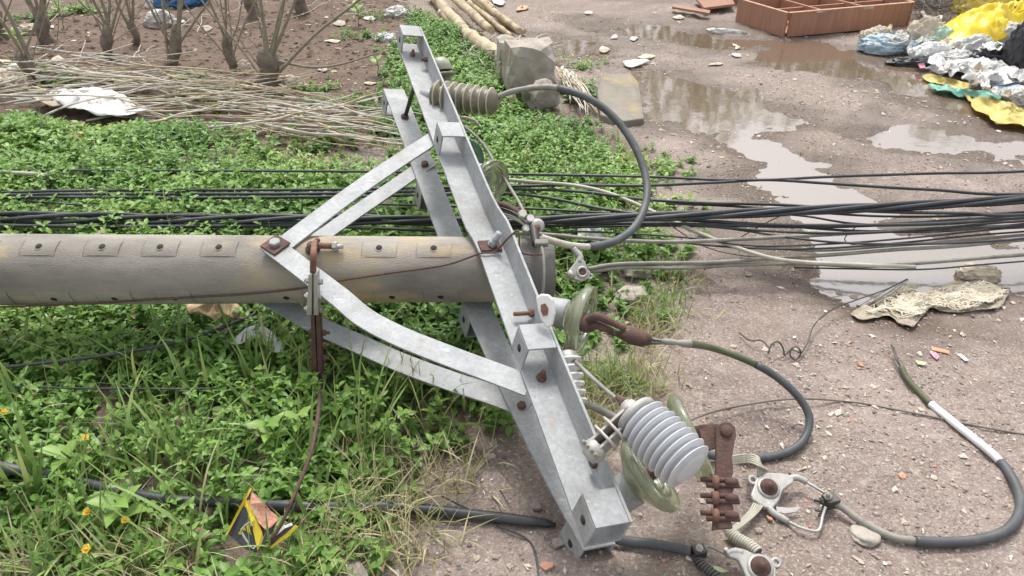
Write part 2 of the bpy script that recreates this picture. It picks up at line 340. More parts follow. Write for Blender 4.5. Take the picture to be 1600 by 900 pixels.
# ================================================================== GROUND
def ground_material():
    m = bpy.data.materials.new('muddy_road'); m.use_nodes = True
    N = m.node_tree.nodes; L = m.node_tree.links; b = N['Principled BSDF']
    tc = N.new('ShaderNodeTexCoord'); V = tc.outputs['Object']
    def nz(s, d=6, r=0.6):
        t = N.new('ShaderNodeTexNoise'); t.inputs['Scale'].default_value = s; t.inputs['Detail'].default_value = d; t.inputs['Roughness'].default_value = r
        L.new(V, t.inputs['Vector']); return t.outputs['Fac']
    def mr(i, a, c, lo=0.0, hi=1.0):
        t = N.new('ShaderNodeMapRange'); t.inputs[1].default_value = a; t.inputs[2].default_value = c; t.inputs[3].default_value = lo; t.inputs[4].default_value = hi
        L.new(i, t.inputs[0]); return t.outputs[0]
    def mix(f, a, c):
        t = N.new('ShaderNodeMix'); t.data_type = 'RGBA'; L.new(f, t.inputs[0])
        for k, v in ((6, a), (7, c)):
            if isinstance(v, tuple): t.inputs[k].default_value = (*v, 1)
            else: L.new(v, t.inputs[k])
        return t.outputs[2]
    def attr(n):
        a = N.new('ShaderNodeAttribute'); a.attribute_name = n; return a.outputs['Fac']
    road = mix(mr(nz(2.2, 8, 0.65), 0.35, 0.65), (0.285,0.226,0.198), (0.200,0.154,0.131))
    road = mix(mr(nz(5.5, 7, 0.7), 0.50, 0.66, 0, 0.75), road, (0.180,0.138,0.112))
    road = mix(mr(nz(1.1, 6, 0.6), 0.50, 0.66, 0, 0.6), road, (0.265,0.205,0.150))
    road = mix(mr(nz(13, 6, 0.75), 0.56, 0.70, 0, 0.8), road, (0.39,0.335,0.29))
    road = mix(mr(nz(120, 3, 0.8), 0.50, 0.70), road, (0.45,0.39,0.34))
    road = mix(mr(nz(70, 4, 0.8), 0.56, 0.70), road, (0.125,0.098,0.082))
    soil = mix(mr(nz(7, 8, 0.7), 0.35, 0.65), (0.165,0.112,0.080), (0.098,0.065,0.047))
    soil = mix(mr(nz(80, 3), 0.6, 0.75), soil, (0.21,0.16,0.13))
    col = mix(attr('soil'), road, soil)
    wet = attr('wet')
    col = mix(wet, col, (0.120,0.085,0.062))
    L.new(col, b.inputs['Base Color'])
    L.new(mr(wet, 0, 1, 0.86, 0.20), b.inputs['Roughness'])
    b.inputs['Specular IOR Level'].default_value = 0.4
    bp = N.new('ShaderNodeBump'); bp.inputs['Strength'].default_value = 0.8; bp.inputs['Distance'].default_value = 0.007
    ad0 = N.new('ShaderNodeMath'); ad0.operation = 'MULTIPLY_ADD'; L.new(nz(13, 5, 0.65), ad0.inputs[0]); ad0.inputs[1].default_value = 2.2; L.new(nz(38, 4, 0.6), ad0.inputs[2])
    ad = N.new('ShaderNodeMath'); ad.operation = 'ADD'; L.new(nz(110, 4, 0.7), ad.inputs[0]); L.new(ad0.outputs[0], ad.inputs[1])
    L.new(ad.outputs[0], bp.inputs['Height']); L.new(bp.outputs[0], b.inputs['Normal'])
    return m
gx = np.concatenate([np.array([-150,-80,-45,-26,-16,-11,-8,-6,-5,-4.2]), np.arange(-3.6, 4.8, 0.017), np.array([5,5.5,6.3,8,11,16,26,45,80,150])])
gy = np.concatenate([np.array([-60,-25,-10,-4,-1,0,0.4]), np.arange(0.6, 3.3, 0.014), np.arange(3.3, 8.0, 0.034), np.array([8.3,9,10.5,13,18,27,45,80,150])])
GX, GY = np.meshgrid(gx, gy); gxf, gyf = GX.ravel(), GY.ravel()
GZ = ground_z(gxf, gyf)
nx, ny = len(gx), len(gy)
GZ2 = GZ.reshape(ny, nx)
def gza(x, y):                 # bilinear look-up in the ground mesh
    x = np.asarray(x, float); y = np.asarray(y, float)
    i = np.clip(np.searchsorted(gx, x) - 1, 0, nx - 2); j = np.clip(np.searchsorted(gy, y) - 1, 0, ny - 2)
    u = np.clip((x - gx[i]) / (gx[i + 1] - gx[i]), 0, 1); v = np.clip((y - gy[j]) / (gy[j + 1] - gy[j]), 0, 1)
    return (GZ2[j, i] * (1 - u) + GZ2[j, i + 1] * u) * (1 - v) + (GZ2[j + 1, i] * (1 - u) + GZ2[j + 1, i + 1] * u) * v
gxl, gyl = gx.tolist(), gy.tolist(); GZL = GZ2.tolist()
from bisect import bisect
def gz(x, y):
    i = min(max(bisect(gxl, x) - 1, 0), nx - 2); j = min(max(bisect(gyl, y) - 1, 0), ny - 2)
    u = min(max((x - gxl[i]) / (gxl[i + 1] - gxl[i]), 0), 1); v = min(max((y - gyl[j]) / (gyl[j + 1] - gyl[j]), 0), 1)
    return (GZL[j][i] * (1 - u) + GZL[j][i + 1] * u) * (1 - v) + (GZL[j + 1][i] * (1 - u) + GZL[j + 1][i + 1] * u) * v
ii = (np.arange(ny - 1)[:, None] * nx + np.arange(nx - 1)[None, :]).ravel()
gf = np.stack([ii, ii + 1, ii + nx + 1, ii + nx], 1)
soilw = sstep(0.12, -0.12, sdpoly(gxf, gyf, SOIL) + 0.25 * fbm(gxf * 3, gyf * 3, 4, 31))
vegw = sstep(0.15, -0.15, sdpoly(gxf, gyf, VEG) + 0.25 * fbm(gxf * 3, gyf * 3, 4, 37))
wetw = np.zeros(len(gxf))
for k, P in PUDW.items():
    wetw = np.maximum(wetw, sstep(0.34, 0.02, sdpoly(gxf, gyf, P) + 0.30 * fbm(gxf * 4, gyf * 6, 5, 41)))
# the churned, wet end of the track beyond the puddles
upper = sstep(4.0, 5.0, gyf) * sstep(0.35, 0.8, gxf)
wetw = np.maximum(wetw, 0.75 * upper * sstep(-0.25, 0.35, fbm(gxf * 2.5, gyf * 5, 5, 47)))
wetw *= (1 - soilw)
ground = np_obj('ground', np.stack([gxf, gyf, GZ], 1), gf, ground_material(), {'soil': np.maximum(soilw, vegw * 0.75), 'wet': wetw})
ground['kind'] = 'structure'

def water_mat(name, c, rough):
    m = bpy.data.materials.new(name); m.use_nodes = True; N = m.node_tree.nodes; L = m.node_tree.links; b = N['Principled BSDF']
    b.inputs['Base Color'].default_value = (*c, 1); b.inputs['Roughness'].default_value = rough; b.inputs['IOR'].default_value = 2.7
    b.inputs['Specular IOR Level'].default_value = 0.6
    tc = N.new('ShaderNodeTexCoord'); t = N.new('ShaderNodeTexNoise'); t.inputs['Scale'].default_value = 9; t.inputs['Detail'].default_value = 3
    L.new(tc.outputs['Object'], t.inputs['Vector']); bp = N.new('ShaderNodeBump'); bp.inputs['Strength'].default_value = 0.14; bp.inputs['Distance'].default_value = 0.006
    L.new(t.outputs['Fac'], bp.inputs['Height']); L.new(bp.outputs[0], b.inputs['Normal']); return m
M_wat = water_mat('muddy_water', (0.160,0.112,0.078), 0.07)
b = MB(); b.add([(0.35, 1.75, WLVL), (6.0, 1.75, WLVL), (6.0, 6.6, WLVL), (0.35, 6.6, WLVL)], [(0, 1, 2, 3)])
o = b.build('puddle_water', M_wat); o['kind'] = 'structure'

# ================================================================== UTILITY POLE with its cross-arms and braces
XA = Vector((1, 0, 0))
PAX = D(780, 421, 2.07)                       # a point of the pole axis near the cross-arms
def pole_r(x): return 0.0900 + (PAX.x + 0.1 - x) * 0.0067
F1, N1 = D(637, 68, 2.70), D(941, 848, 1.43)  # middle of the upper arm's floor, far and near end
e1 = (N1 - F1).normalized()
n1 = (Vector((0.17, 0, 1)) - e1 * Vector((0.17, 0, 1)).dot(e1)).normalized()
s1 = e1.cross(n1); s1 = s1 if s1.x > 0 else -s1
AL = (N1 - F1).length
tpole = (PAX.y - F1.y) / (N1.y - F1.y)
K1 = F1.lerp(N1, tpole)
# set the arm down on the top of the pole
gap = (K1 - Vector((K1.x, PAX.y, PAX.z))).dot(n1) - pole_r(K1.x)

if gap < -0.004: PAX = PAX + Vector((0, n1.y, n1.z)) * (gap + 0.004)
SEP = 2 * pole_r(K1.x) + 0.012
F2, N2 = F1 - n1 * SEP + Vector((-0.030, 0, 0)), N1 - n1 * SEP + Vector((0.020, 0, 0)) - e1 * 0.085


pole = thing('utility_pole', (PAX.x - 1.0, PAX.y, 0), 'fallen concrete utility pole with two galvanised cross-arms and bent braces', 'utility pole')
PX0, PXE = PAX.x - 3.6, D(864, 421, 2.07).x
def PC(x): return Vector((x, PAX.y, PAX.z - 0.0))
b = MB()
prof = []
for i in range(60):
    x = PX0 + (PXE - PX0) * i / 59; prof.append((x - PX0, pole_r(x)))
L0 = PXE - PX0
prof = [(0, 0), (0, prof[0][1])] + prof[1:-2] + [(L0 - 0.012, pole_r(PXE) - 0.001), (L0 - 0.003, pole_r(PXE) - 0.006), (L0, pole_r(PXE) - 0.014), (L0, 0)]
b.lathe(PC(PX0), XA, prof, 72)
shaft = b.build('shaft', M_conc, pole)
def around(x, ang, r):     # ang from the top towards the camera
    return PC(x) + Vector((0, -math.sin(ang), math.cos(ang))) * r
def pad(x, ang, half_w=0.026, half_l=0.046):
    b = MB(); r = pole_r(x); vs = []; fs = []
    na, nl = 9, 5; da = half_w / r
    for layer in (0.0035, -0.004):
        for i in range(nl):
            for j in range(na):
                t = -1 + 2 * i / (nl - 1); a = ang + da * (-1 + 2 * j / (na - 1))
                rr = r + layer if layer < 0 else (r * math.cos(da * (-1 + 2 * j / (na - 1)) * 0.75) + 0.0026)
                vs.append(around(x + half_l * t, a, rr))
    for i in range(nl - 1):
        for j in range(na - 1):
            a = i * na + j; fs.append((a, a + na, a + na + 1, a + 1))
    k = nl * na; rim = [i * na for i in range(nl)] + [(nl - 1) * na + j for j in range(1, na)] + [i * na + na - 1 for i in range(nl - 2, -1, -1)] + [j for j in range(na - 2, 0, -1)]
    for q in range(len(rim)):
        p0, p1 = rim[q], rim[(q + 1) % len(rim)]; fs.append((p0, p1, p1 + k, p0 + k))
    b.add(vs, fs); o = b.build('hole_plate', M_conc, shaft, bevel=0.0015)
    nrm = Vector((0, -math.sin(ang), math.cos(ang)))
    b = MB(); b.lathe(around(x, ang, r + 0.0029), nrm, [(-0.02, 0), (0.0, 0.0085), (0.0006, 0.0085), (0.0006, 0.0)], 18); b.build('bolt_hole', M_hole, shaft)
    b = MB(); pr = [(0.0, 0.0082), (0.0016, 0.0092), (0.0016, 0.0108), (0.0, 0.0125)]; b.lathe(around(x, ang, r + 0.0023), nrm, pr, 18); b.build('hole_rim', M_conc, shaft)
HA = R(20)
def px_on_pole(px): return (px - 800) / FPX * 2.0
for px in (-120, -28, 65, 163, 253, 344, 593, 678): pad(px_on_pole(px), HA)
for px in (0, 95, 188, 280, 452, 615, 690): pad(px_on_pole(px) * 1.02, HA + R(90))
b = MB()
xe = px_on_pole(815); 
b.lathe(PC(xe), XA, [(0, pole_r(xe) + 0.0005), (0.004, pole_r(xe) + 0.003), (PXE - xe - 0.010, pole_r(PXE) + 0.0025), (PXE - xe - 0.001, pole_r(PXE) - 0.004), (PXE - xe + 0.003, pole_r(PXE) - 0.014), (PXE - xe + 0.004, 0)], 72)
b.build('tip_collar', M_concd, pole)

AW, AT, AHt = 0.080, 0.007, 0.076
def kinkpath(F, N, k, bend=0.0):
    n = 40; P = []
    for i in range(n + 1):
        t = i / n; p = F.lerp(N, t); d = (t - tpole) * AL
        off = k * (math.tanh(d / 0.035) + 1) * 0.5 * math.exp(-max(d, 0) / 0.55)
        P.append(p + s1 * off + XA * bend * (max(t - tpole, 0) / (1 - tpole)) ** 2)
    return P
def arm(F, N, up, kink, label, bend=0.0):
    P = kinkpath(F, N, kink, bend); n = n1 * up
    ring = [(-AW / 2, 0), (AW / 2, 0), (AW / 2, AHt), (AW / 2 - AT, AHt), (AW / 2 - AT, AT), (-AW / 2, AT)]
    b = MB(); vs = []
    for i, p in enumerate(P):
        d = (i / 40 - tpole) * AL; dent = 0.004 * math.exp(-(d / 0.07) ** 2) * (1 if kink else 0)
        for q, (a, c) in enumerate(ring):
            lean = dent if q in (2, 3) else 0
            vs.append(p + s1 * (a + lean) + n * (c - AT))
    m = 6; fs = [(i * m + k, i * m + (k + 1) % m, (i + 1) * m + (k + 1) % m, (i + 1) * m + k) for i in range(len(P) - 1) for k in range(m)]
    fs += [tuple(range(m))[::-1], tuple(len(vs) - m + k for k in range(m))]
    if up * e1.cross(n1).dot(s1) > 0: fs = [f[::-1] for f in fs]
    b.add(vs, fs); a_o = b.build('crossarm', M_galv, pole, bevel=0.0012)
    a_o['label'] = label
    def at(t):
        i = min(int(t * 40), 39); return P[i].lerp(P[i + 1], t * 40 - i)
    return a_o, at
arm1, A1 = arm(F1, N1, 1, 0.015, 'upper galvanised angle-iron cross-arm lying over the pole')
arm2, A2 = arm(F2, N2, -1, 0.0, 'lower galvanised angle-iron cross-arm under the pole', 0.062)
def end_box(armo, at, t0, t1, up, hole=True):
    n = n1 * up; c0, c1 = at(t0), at(t1); mid = (c0 + c1) / 2; hl = (c1 - c0) / 2; BW, T = AW - AT - 0.001, 0.005
    b = MB()
    b.box(mid + n * (AHt - AT - T / 2 + 0.001) - s1 * (AT / 2 + 0.0005), hl, s1 * (BW / 2 - 0.0005), n * (T / 2))     # lid
    o = b.build('box_lid', M_galv, armo, bevel=0.001)
    b = MB(); b.box(mid + n * ((AHt - AT - T) / 2) - s1 * (AW / 2 - T / 2), hl * 0.999, s1 * (T / 2), n * ((AHt - AT - T) / 2 - 0.0005)); b.build('box_side', M_galv, armo, bevel=0.001)
    if hole:
        b = MB(); b.lathe(mid + n * (AHt * 0.42) - s1 * (AW / 2 + 0.0008), -s1, [(-0.002, 0.0095), (0.0004, 0.0095), (0.0004, 0)], 18); b.build('box_hole', M_hole, armo)
LB = 0.075 / AL
def tp(px, py, F, N):      # arm parameter closest to a pixel
    best = (1e9, 0)
    for i in range(201):
        p = F.lerp(N, i / 200); q = p - Vector((0, 0, CAM_H)); d = q.y * cp - q.z * sp; yy = 450 - (q.y * sp + q.z * cp) / d * FPX
        best = min(best, (abs(yy - py), i / 200))
    return best[1]
for armo, at, up, ts in ((arm1, A1, 1, (0.0, tp(0, 222, F1, N1), tp(0, 535, F1, N1), 1 - LB)), (arm2, A2, -1, (0.0, 0.30, 0.60, 1 - LB))):
    for t0 in ts: end_box(armo, at, t0, t0 + LB, up)
def abolt(armo, at, t, off, up, m=M_rust, r=0.010, h=0.010, stud=0.0, flange=False, name='bolt'):
    n = n1 * up; b = MB()
    if flange: b.hexbolt(at(t) + s1 * (AW / 2 - AT) + n * off, -s1, r, h, stud)
    else: b.hexbolt(at(t) + s1 * off + n * (0.0005 if up > 0 else AT + 0.0005) * (1 if up > 0 else -1) , n1, r, h, stud)
    return b.build(name, m, armo)
abolt(arm1, A1, tp(0, 88, F1, N1), 0.0, 1, M_rustl, stud=0.012); abolt(arm1, A1, tp(0, 105, F1, N1), 0.03, 1, M_rust, flange=True, stud=0.01)
abolt(arm1, A1, tp(0, 592, F1, N1), 0.0, 1, M_rust, r=0.012, h=0.012, stud=0.014)
abolt(arm1, A1, tp(0, 500, F1, N1), 0.02, 1, M_rustl, flange=True, stud=0.04, r=0.011)
abolt(arm1, A1, tp(0, 735, F1, N1), 0.03, 1, M_rust, flange=True, stud=0.0, r=0.013)
# clamp plate and through bolt on the pole
t = tp(0, 386, F1, N1); b = MB(); b.box(A1(t) + n1 * 0.0035 - s1 * 0.004, e1 * 0.02, s1 * 0.03, n1 * 0.003); b.build('washer_plate', M_rust, arm1, bevel=0.001)
b = MB(); b.hexbolt(A1(t) + n1 * 0.007, n1 + s1 * 0.3, 0.013, 0.014, 0.03, 0.009); b.build('through_bolt', M_galv, arm1)
# long tie rod between the arms near the far end
t = 0.10; b = MB(); b.tube([A1(t) - n1 * 0.008, A2(t + 0.005) + n1 * 0.004], 0.0075, 10); tie = b.build('tie_rod', M_spring, pole)
b = MB(); b.hexbolt(A2(t + 0.005) + n1 * 0.002, n1, 0.015, 0.016); b.build('nut', M_rust, tie)

# braces: flat bars in the planes of the two arms
HD = Vector((0, -math.sin(R(20)), math.cos(R(20))))
xS = px_on_pole(432); S1 = PC(xS) + HD * (pole_r(xS) + 0.007); S2 = PC(xS) - HD * (pole_r(xS) + 0.007)
q1 = S1; m1 = ((A1(tp(0, 222, F1, N1)) - n1 * (AT + 0.005) - S1).cross(A1(tp(0, 610, F1, N1)) - n1 * (AT + 0.005) - S1)).normalized(); m1 = m1 if m1.z > 0 else -m1
q2 = S2; m2 = ((A2(tp(0, 262, F2, N2)) + n1 * 0.005 - S2).cross(A2(tp(0, 645, F2, N2)) + n1 * 0.005 - S2)).normalized(); m2 = m2 if m2.z > 0 else -m2
def brace(pts, p0, n, w=0.058, label=None, bow=None):
    P = crom([q if isinstance(q, Vector) else PLN(q[0], q[1], p0, n) for q in pts], 7)
    if bow: P = [p + n * bow * math.sin(math.pi * i / (len(P) - 1)) for i, p in enumerate(P)]
    b = MB(); vs = []; th = 0.006; m = len(P)
    for i, p in enumerate(P):
        T = (P[min(i + 1, m - 1)] - P[max(i - 1, 0)]).normalized(); sd = n.cross(T).normalized(); nn = T.cross(sd).normalized()
        for a, c in ((-1, -1), (1, -1), (1, 1), (-1, 1)): vs.append(p + sd * (a * w / 2) + nn * (c * th / 2))
    fs = [(i * 4 + k, i * 4 + (k + 1) % 4, (i + 1) * 4 + (k + 1) % 4, (i + 1) * 4 + k) for i in range(m - 1) for k in range(4)] + [(3, 2, 1, 0), tuple(len(vs) - 4 + k for k in range(4))]
    b.add(vs, fs); o = b.build('brace', M_galv, pole, bevel=0.001)
    bm = bmesh.new(); bm.from_mesh(o.data); bmesh.ops.recalc_face_normals(bm, faces=bm.faces); bm.to_mesh(o.data); bm.free()
    if label: o['label'] = label
    return o, P
bq = PLN(432, 388, q1, m1)
brace([(421,399),(565,291),(690,208)], q1, m1, label='far brace of the upper cross-arm')
brA, _ = brace([(420,380),(470,418),(530,464),(570,497),(625,526),(700,556),(770,582),(828,604)], q1 + m1 * 0.0066, m1, label='near brace of the upper cross-arm, bowed')
b = MB(); b.box(bq + m1 * 0.013, (e1 + XA).normalized() * 0.028, (e1 - XA).normalized() * 0.028, m1 * 0.003); b.build('bolt_plate', M_rust, brA, bevel=0.001)
b = MB(); b.hexbolt(bq + m1 * 0.016, m1, 0.0155, 0.012); b.build('bolt', M_galv, brA)
b = MB(); b.tube([bq - m1 * 0.04, bq + m1 * 0.014], 0.009, 10); b.build('bolt_shank', M_rust, brA)
brB, PB = brace([(392,449),(450,482),(500,510),(560,537),(625,566),(700,594),(770,617),(826,638)], q2, m2, label='near brace of the lower cross-arm')
b = MB(); b.hexbolt(PLN(815, 635, q2 + m2 * 0.004, m2), m2, 0.0115, 0.011); b.build('bolt', M_rust, brB)
brC, PCc = brace([(396,446),(460,401),(540,343),(676,250)], q2 + m2 * 0.0, m2, label='far brace of the lower cross-arm')
b = MB(); b.hexbolt(PLN(664, 258, q2 + m2 * 0.004, m2), m2, 0.013, 0.012); b.build('bolt', M_rust, brC)

# ================================================================== INSULATORS AND FITTINGS
def sheds(p0, p1, n, r_out, r_in, droop=0.25, thick=0.16):
    """profile of a ribbed insulator between two points: (origin, axis, profile)"""
    a = p1 - p0; L = a.length; st = L / n; pr = [(0, 0), (0, r_in)]
    for i in range(n):
        t = i * st
        pr += [(t + st * 0.30, r_in), (t + st * (0.62 - droop), r_out * 0.985), (t + st * (0.70 - droop), r_out), (t + st * (0.70 - droop + thick), r_out * 0.985), (t + st * 0.86, r_in)]
    pr += [(L, r_in), (L, 0)]
    return a, pr
CAMV = Vector((0, -cp, sp))     # towards the camera

# far pin insulator, grey green
ins = thing('pin_insulator', A1(0.13) + s1 * 0.06, 'grey-green ribbed pin insulator standing behind the far end of the upper cross-arm', 'insulator', None)
p0, p1 = D(694, 142, 2.62), D(684, 82, 2.60); a, pr = sheds(p0, p1, 4, 0.050, 0.030, 0.1)
b = MB(); b.lathe(p0, a, pr[:-12], 36); b.build('ribbed_body', M_brnp, ins)
ins_h = (p1 - p0).length
b = MB(); b.lathe(p0 + a * 0.52, a, [(0, 0.040), (ins_h * 0.12, 0.040), (ins_h * 0.24, 0.033), (ins_h * 0.34, 0.02), (ins_h * 0.36, 0)], 32); b.build('dome', mat('celadon_porcelain', (0.34,0.36,0.28), (0.26,0.28,0.21), 14, 0.35), ins)
b = MB(); b.lathe(p0 - a * 0.4, a, [(0, 0), (0, 0.012), (ins_h * 0.42, 0.012)], 14); b.build('pin', M_galv, ins)

# brown ribbed insulator holding the raised loop
ins = thing('line_insulator', D(700, 155, 2.5), 'brown ribbed insulator with beige rib edges holding the tall cable loop', 'insulator')
p0, p1 = D(680, 150, 2.47), D(778, 160, 2.40); a = p1 - p0; u = a.normalized(); Ln = a.length
pr = [(0, 0), (0, 0.046)]; ribs = []
for i in range(8):
    t = Ln * (0.05 + 0.118 * i); r = 0.054 - 0.0011 * i
    pr += [(t, 0.038), (t + 0.002, r - 0.003), (t + 0.008, r - 0.003), (t + 0.012, 0.038)]; ribs.append((t, r))
pr += [(Ln * 0.94, 0.036), (Ln, 0.022), (Ln, 0)]
b = MB(); b.lathe(p0, a, pr, 40); body = b.build('ribbed_body', M_brnp, ins)
for t, r in ribs:
    b = MB(); b.lathe(p0 + u * (t + 0.002), a, [(0, r - 0.004), (0.0005, r), (0.0035, r), (0.004, r - 0.004)], 40); b.build('rib_edge', M_rib, body)
b = MB(); b.tube([p0 - u * 0.05, p0 + u * 0.01], 0.018, 14); b.build('base_stud', M_galv, ins)
q = p0.lerp(p1, 0.45) - Vector((0, 0, 0.085)); b = MB()
ring = [q + (u * math.cos(t) * 0.050 + Vector((0, 0.8, 0.35)).normalized() * math.sin(t) * 0.026) for t in np.linspace(0, 5.2, 20)]
b.tube(crom(ring, 2), 0.006, 8); o = b.build('broken_ring', M_rib); tag(o, 'broken beige ring hanging below the brown ribbed insulator', 'ring')

def glass_disc(label, c, axis, r, m, cap=True, thick=0.5, pin=True, capm=M_galv, capl=0.075, capr=0.036, group=None):
    """cap on the -axis side, skirt opens to the +axis side"""
    axis = Vector(axis).normalized(); c = Vector(c); th = thing('glass_insulator', c, label, 'insulator', group)
    b = MB()
    pr = [(-0.040, 0.0), (-0.040, 0.34 * r), (-0.030, 0.40 * r), (-0.018, 0.62 * r), (-0.004, 0.88 * r), (0.006, 0.985 * r), (0.013, r), (0.021, 0.985 * r), (0.024, 0.955 * r), (0.016, 0.90 * r), (0.006, 0.80 * r), (0.004, 0.76 * r), (0.018, 0.72 * r), (0.022, 0.69 * r), (0.016, 0.66 * r), (0.0, 0.60 * r), (0.0, 0.52 * r), (0.016, 0.48 * r), (0.020, 0.45 * r), (0.012, 0.42 * r), (-0.004, 0.34 * r), (-0.004, 0.0)]
    b.lathe(c, axis, pr, 48); b.build('glass_skirt', m, th)
    if cap:
        b = MB(); b.lathe(c - axis * (0.034 + capl), axis, [(0, 0), (0, capr * 0.72), (capl * 0.12, capr * 0.9), (capl * 0.55, capr), (capl, capr * 1.08), (capl + 0.004, capr * 1.0), (capl + 0.004, 0)], 28); b.build('metal_cap', capm, th)
    if pin:
        b = MB(); b.lathe(c, axis, [(-0.006, 0.016), (0.035, 0.012), (0.055, 0.012), (0.062, 0.019), (0.070, 0.017), (0.072, 0)], 18); b.build('pin', M_rust, th)
    return th
glass_disc('teal glass insulator disc half hidden behind the upper cross-arm', D(722, 250, 2.36), D(760, 262, 2.22) - D(722, 250, 2.36), 0.070, M_teal)
glass_disc('olive glass insulator disc hanging next to the teal one', D(764, 280, 2.22), (0.55, -0.62, 0.1), 0.062, M_glass, pin=False)
GD = D(904, 497, 1.84)
glass_disc('upright green glass insulator disc between the pole tip and a rusty clevis', GD, Vector((0.95, 0, 0)) - Vector((0, sp, cp)) * 0.25 + CAMV * 0.30, 0.086, M_glass, capr=0.036, capl=0.07)
glass_disc('green glass insulator disc tilted under the ribbed grey arrester', D(1008, 747, 1.55), Vector((0.74, 0, 0)) + Vector((0, sp, cp)) * 0.62 + CAMV * 0.22, 0.088, M_glass, capr=0.037, capl=0.085)
glass_disc('green glass insulator disc leaning behind the ribbed grey arrester', D(1073, 690, 1.64), Vector((0.90, 0, 0)) + Vector((0, sp, cp)) * 0.40 + CAMV * 0.10, 0.108, M_glass, capr=0.034, capl=0.06)

# rusty clevis with preformed grip and the wedge after it
clv = thing('clevis', D(935, 508, 1.76), 'rusty clevis and wire grip hooked on the upright glass disc', 'clevis')
b = MB(); c0, c1, c2 = D(910, 506, 1.78), D(936, 502, 1.745), D(975, 520, 1.74)
for sgn in (-1, 1):
    o_ = Vector((0, 0, 0.013 * sgn)) + CAMV * 0.006
    b.tube(crom([c0 + o_ * 0.3, c0.lerp(c1, 0.5) + o_, c1 + o_, c2 + o_ * 0.9], 5), [0.008, 0.0105, 0.0105, 0.007], 10)
b.lathe(c0, c1 - c0, [(0, 0), (0, 0.020), (0.008, 0.023), (0.022, 0.021), (0.03, 0.012), (0.03, 0)], 20); b.build('yoke', M_rust, clv)
b = MB(); b.lathe(c2 - (c2 - c1) * 0.15 + Vector((0, 0, -0.004)), D(1000, 527, 1.73) - c2, [(0, 0), (0, 0.014), (0.03, 0.022), (0.055, 0.02), (0.075, 0.01), (0.075, 0)], 14); b.build('thimble', M_rust, clv)
for k in range(7):
    off = Vector((0, 0, 0.016 * (k / 3 - 1))) + CAMV * random.uniform(-0.006, 0.006)
    b = MB(); b.tube(crom([D(958, 508 + 3 * k, 1.735) + off * 0.6, D(990, 524, 1.73) + off, D(1018, 533, 1.725) + off * 0.5, D(1040, 534, 1.72) + off * 0.15], 5), 0.0026, 6)
    b.build('grip_wire', M_spring if k % 2 else M_lgr, clv)
b = MB(); b.lathe(D(1034, 533, 1.72), D(1075, 537, 1.705) - D(1034, 533, 1.72), [(0, 0), (0, 0.005), (0.008, 0.0075), (0.03, 0.0075), (0.034, 0.005), (0.050, 0.0095), (0.068, 0.0095), (0.07, 0)], 16); b.build('ferrule', M_lgr, clv)

# white porcelain pin insulator behind the near part of the arm
ins = thing('pin_insulator', D(888, 610, 1.66), 'small white ribbed pin insulator behind the upper cross-arm below the upright glass disc', 'insulator')
p0, p1 = D(898, 636, 1.73), D(887, 558, 1.77); a, pr = sheds(p0, p1, 6, 0.032, 0.017, 0.1, 0.2)
b = MB(); b.lathe(p0, a, pr, 32); b.build('ribbed_body', M_porc, ins)
b = MB(); b.lathe(p1, a, [(-0.004, 0.024), (0.010, 0.022), (0.016, 0.012), (0.016, 0)], 24); b.build('top_cap', M_alu, ins)
b = MB(); b.hexbolt(p1 + a.normalized() * 0.016, a, 0.009, 0.008, 0.012, 0.005); b.build('top_nut', M_rust, ins)

# the big ribbed surge arrester with its bracket
arr = thing('surge_arrester', D(1040, 700, 1.42), 'large grey ribbed surge arrester beside the near end of the cross-arm', 'arrester')
p0, p1 = D(1000, 655, 1.46), D(1079, 733, 1.38); a = p1 - p0; u = a.normalized(); Ln = a.length; n = 9
pr = [(-0.008, 0), (-0.008, 0.030), (0, 0.040)]
for i in range(n):
    t = Ln * i / n; R0 = 0.0535 + (0.003 if i > 1 else 0.0) - (0.004 if i == n - 1 else 0)
    pr += [(t + 0.0012, 0.036), (t + 0.0075, R0 - 0.0015), (t + 0.0090, R0), (t + 0.0105, R0 - 0.0012), (t + 0.0118, 0.036)]
pr += [(Ln, 0.036), (Ln + 0.004, 0.028), (Ln + 0.004, 0)]
b = MB(); b.lathe(p0, a, pr, 56); b.build('ribbed_body', M_pol, arr)
b = MB(); b.lathe(p0 - u * 0.016, a, [(0, 0), (0, 0.044), (0.003, 0.046), (0.011, 0.046), (0.014, 0.043), (0.014, 0)], 40); b.build('end_plate', M_alu, arr)
b = MB(); b.lathe(p0 - u * 0.016, -a, [(0, 0.022), (0.016, 0.020), (0.024, 0.018), (0.024, 0.012), (0.030, 0.012), (0.030, 0.0)], 24); b.build('end_boss', M_alu, arr)
b = MB(); b.hexbolt(p0 - u * 0.044, -a, 0.011, 0.009, 0.016, 0.006); b.hexbolt(p0 - u * 0.038, -a, 0.013, 0.004); b.build('terminal_nut', M_rust, arr)
v = (D(945, 705, 1.45) - D(985, 668, 1.46)); vd = v.normalized(); wd = vd.cross(u).normalized()
if wd.dot(CAMV) < 0: wd = -wd
bc = p0 - u * 0.012
for sg in (-1, 1):
    b = MB(); b.box(bc + vd * 0.058 + u * (0.012 * sg - 0.006), vd * 0.046, u * 0.003, wd * 0.019); b.build('bracket_cheek', M_alu, arr, bevel=0.001)
b = MB(); b.box(bc + vd * 0.062 - u * 0.006 - wd * 0.012, vd * 0.040, u * 0.0085, wd * 0.003); b.build('bracket_web', M_rust, arr)
for k in (0.052, 0.076):
    b = MB(); c = bc + vd * k - u * 0.006
    b.tube(crom([c - u * 0.026 + wd * 0.022, c - u * 0.004 + wd * 0.027, c + u * 0.020 + wd * 0.023, c + u * 0.028 + wd * 0.004, c + u * 0.022 - wd * 0.014], 5), 0.0033, 8); b.build('u_bolt', M_alu, arr)
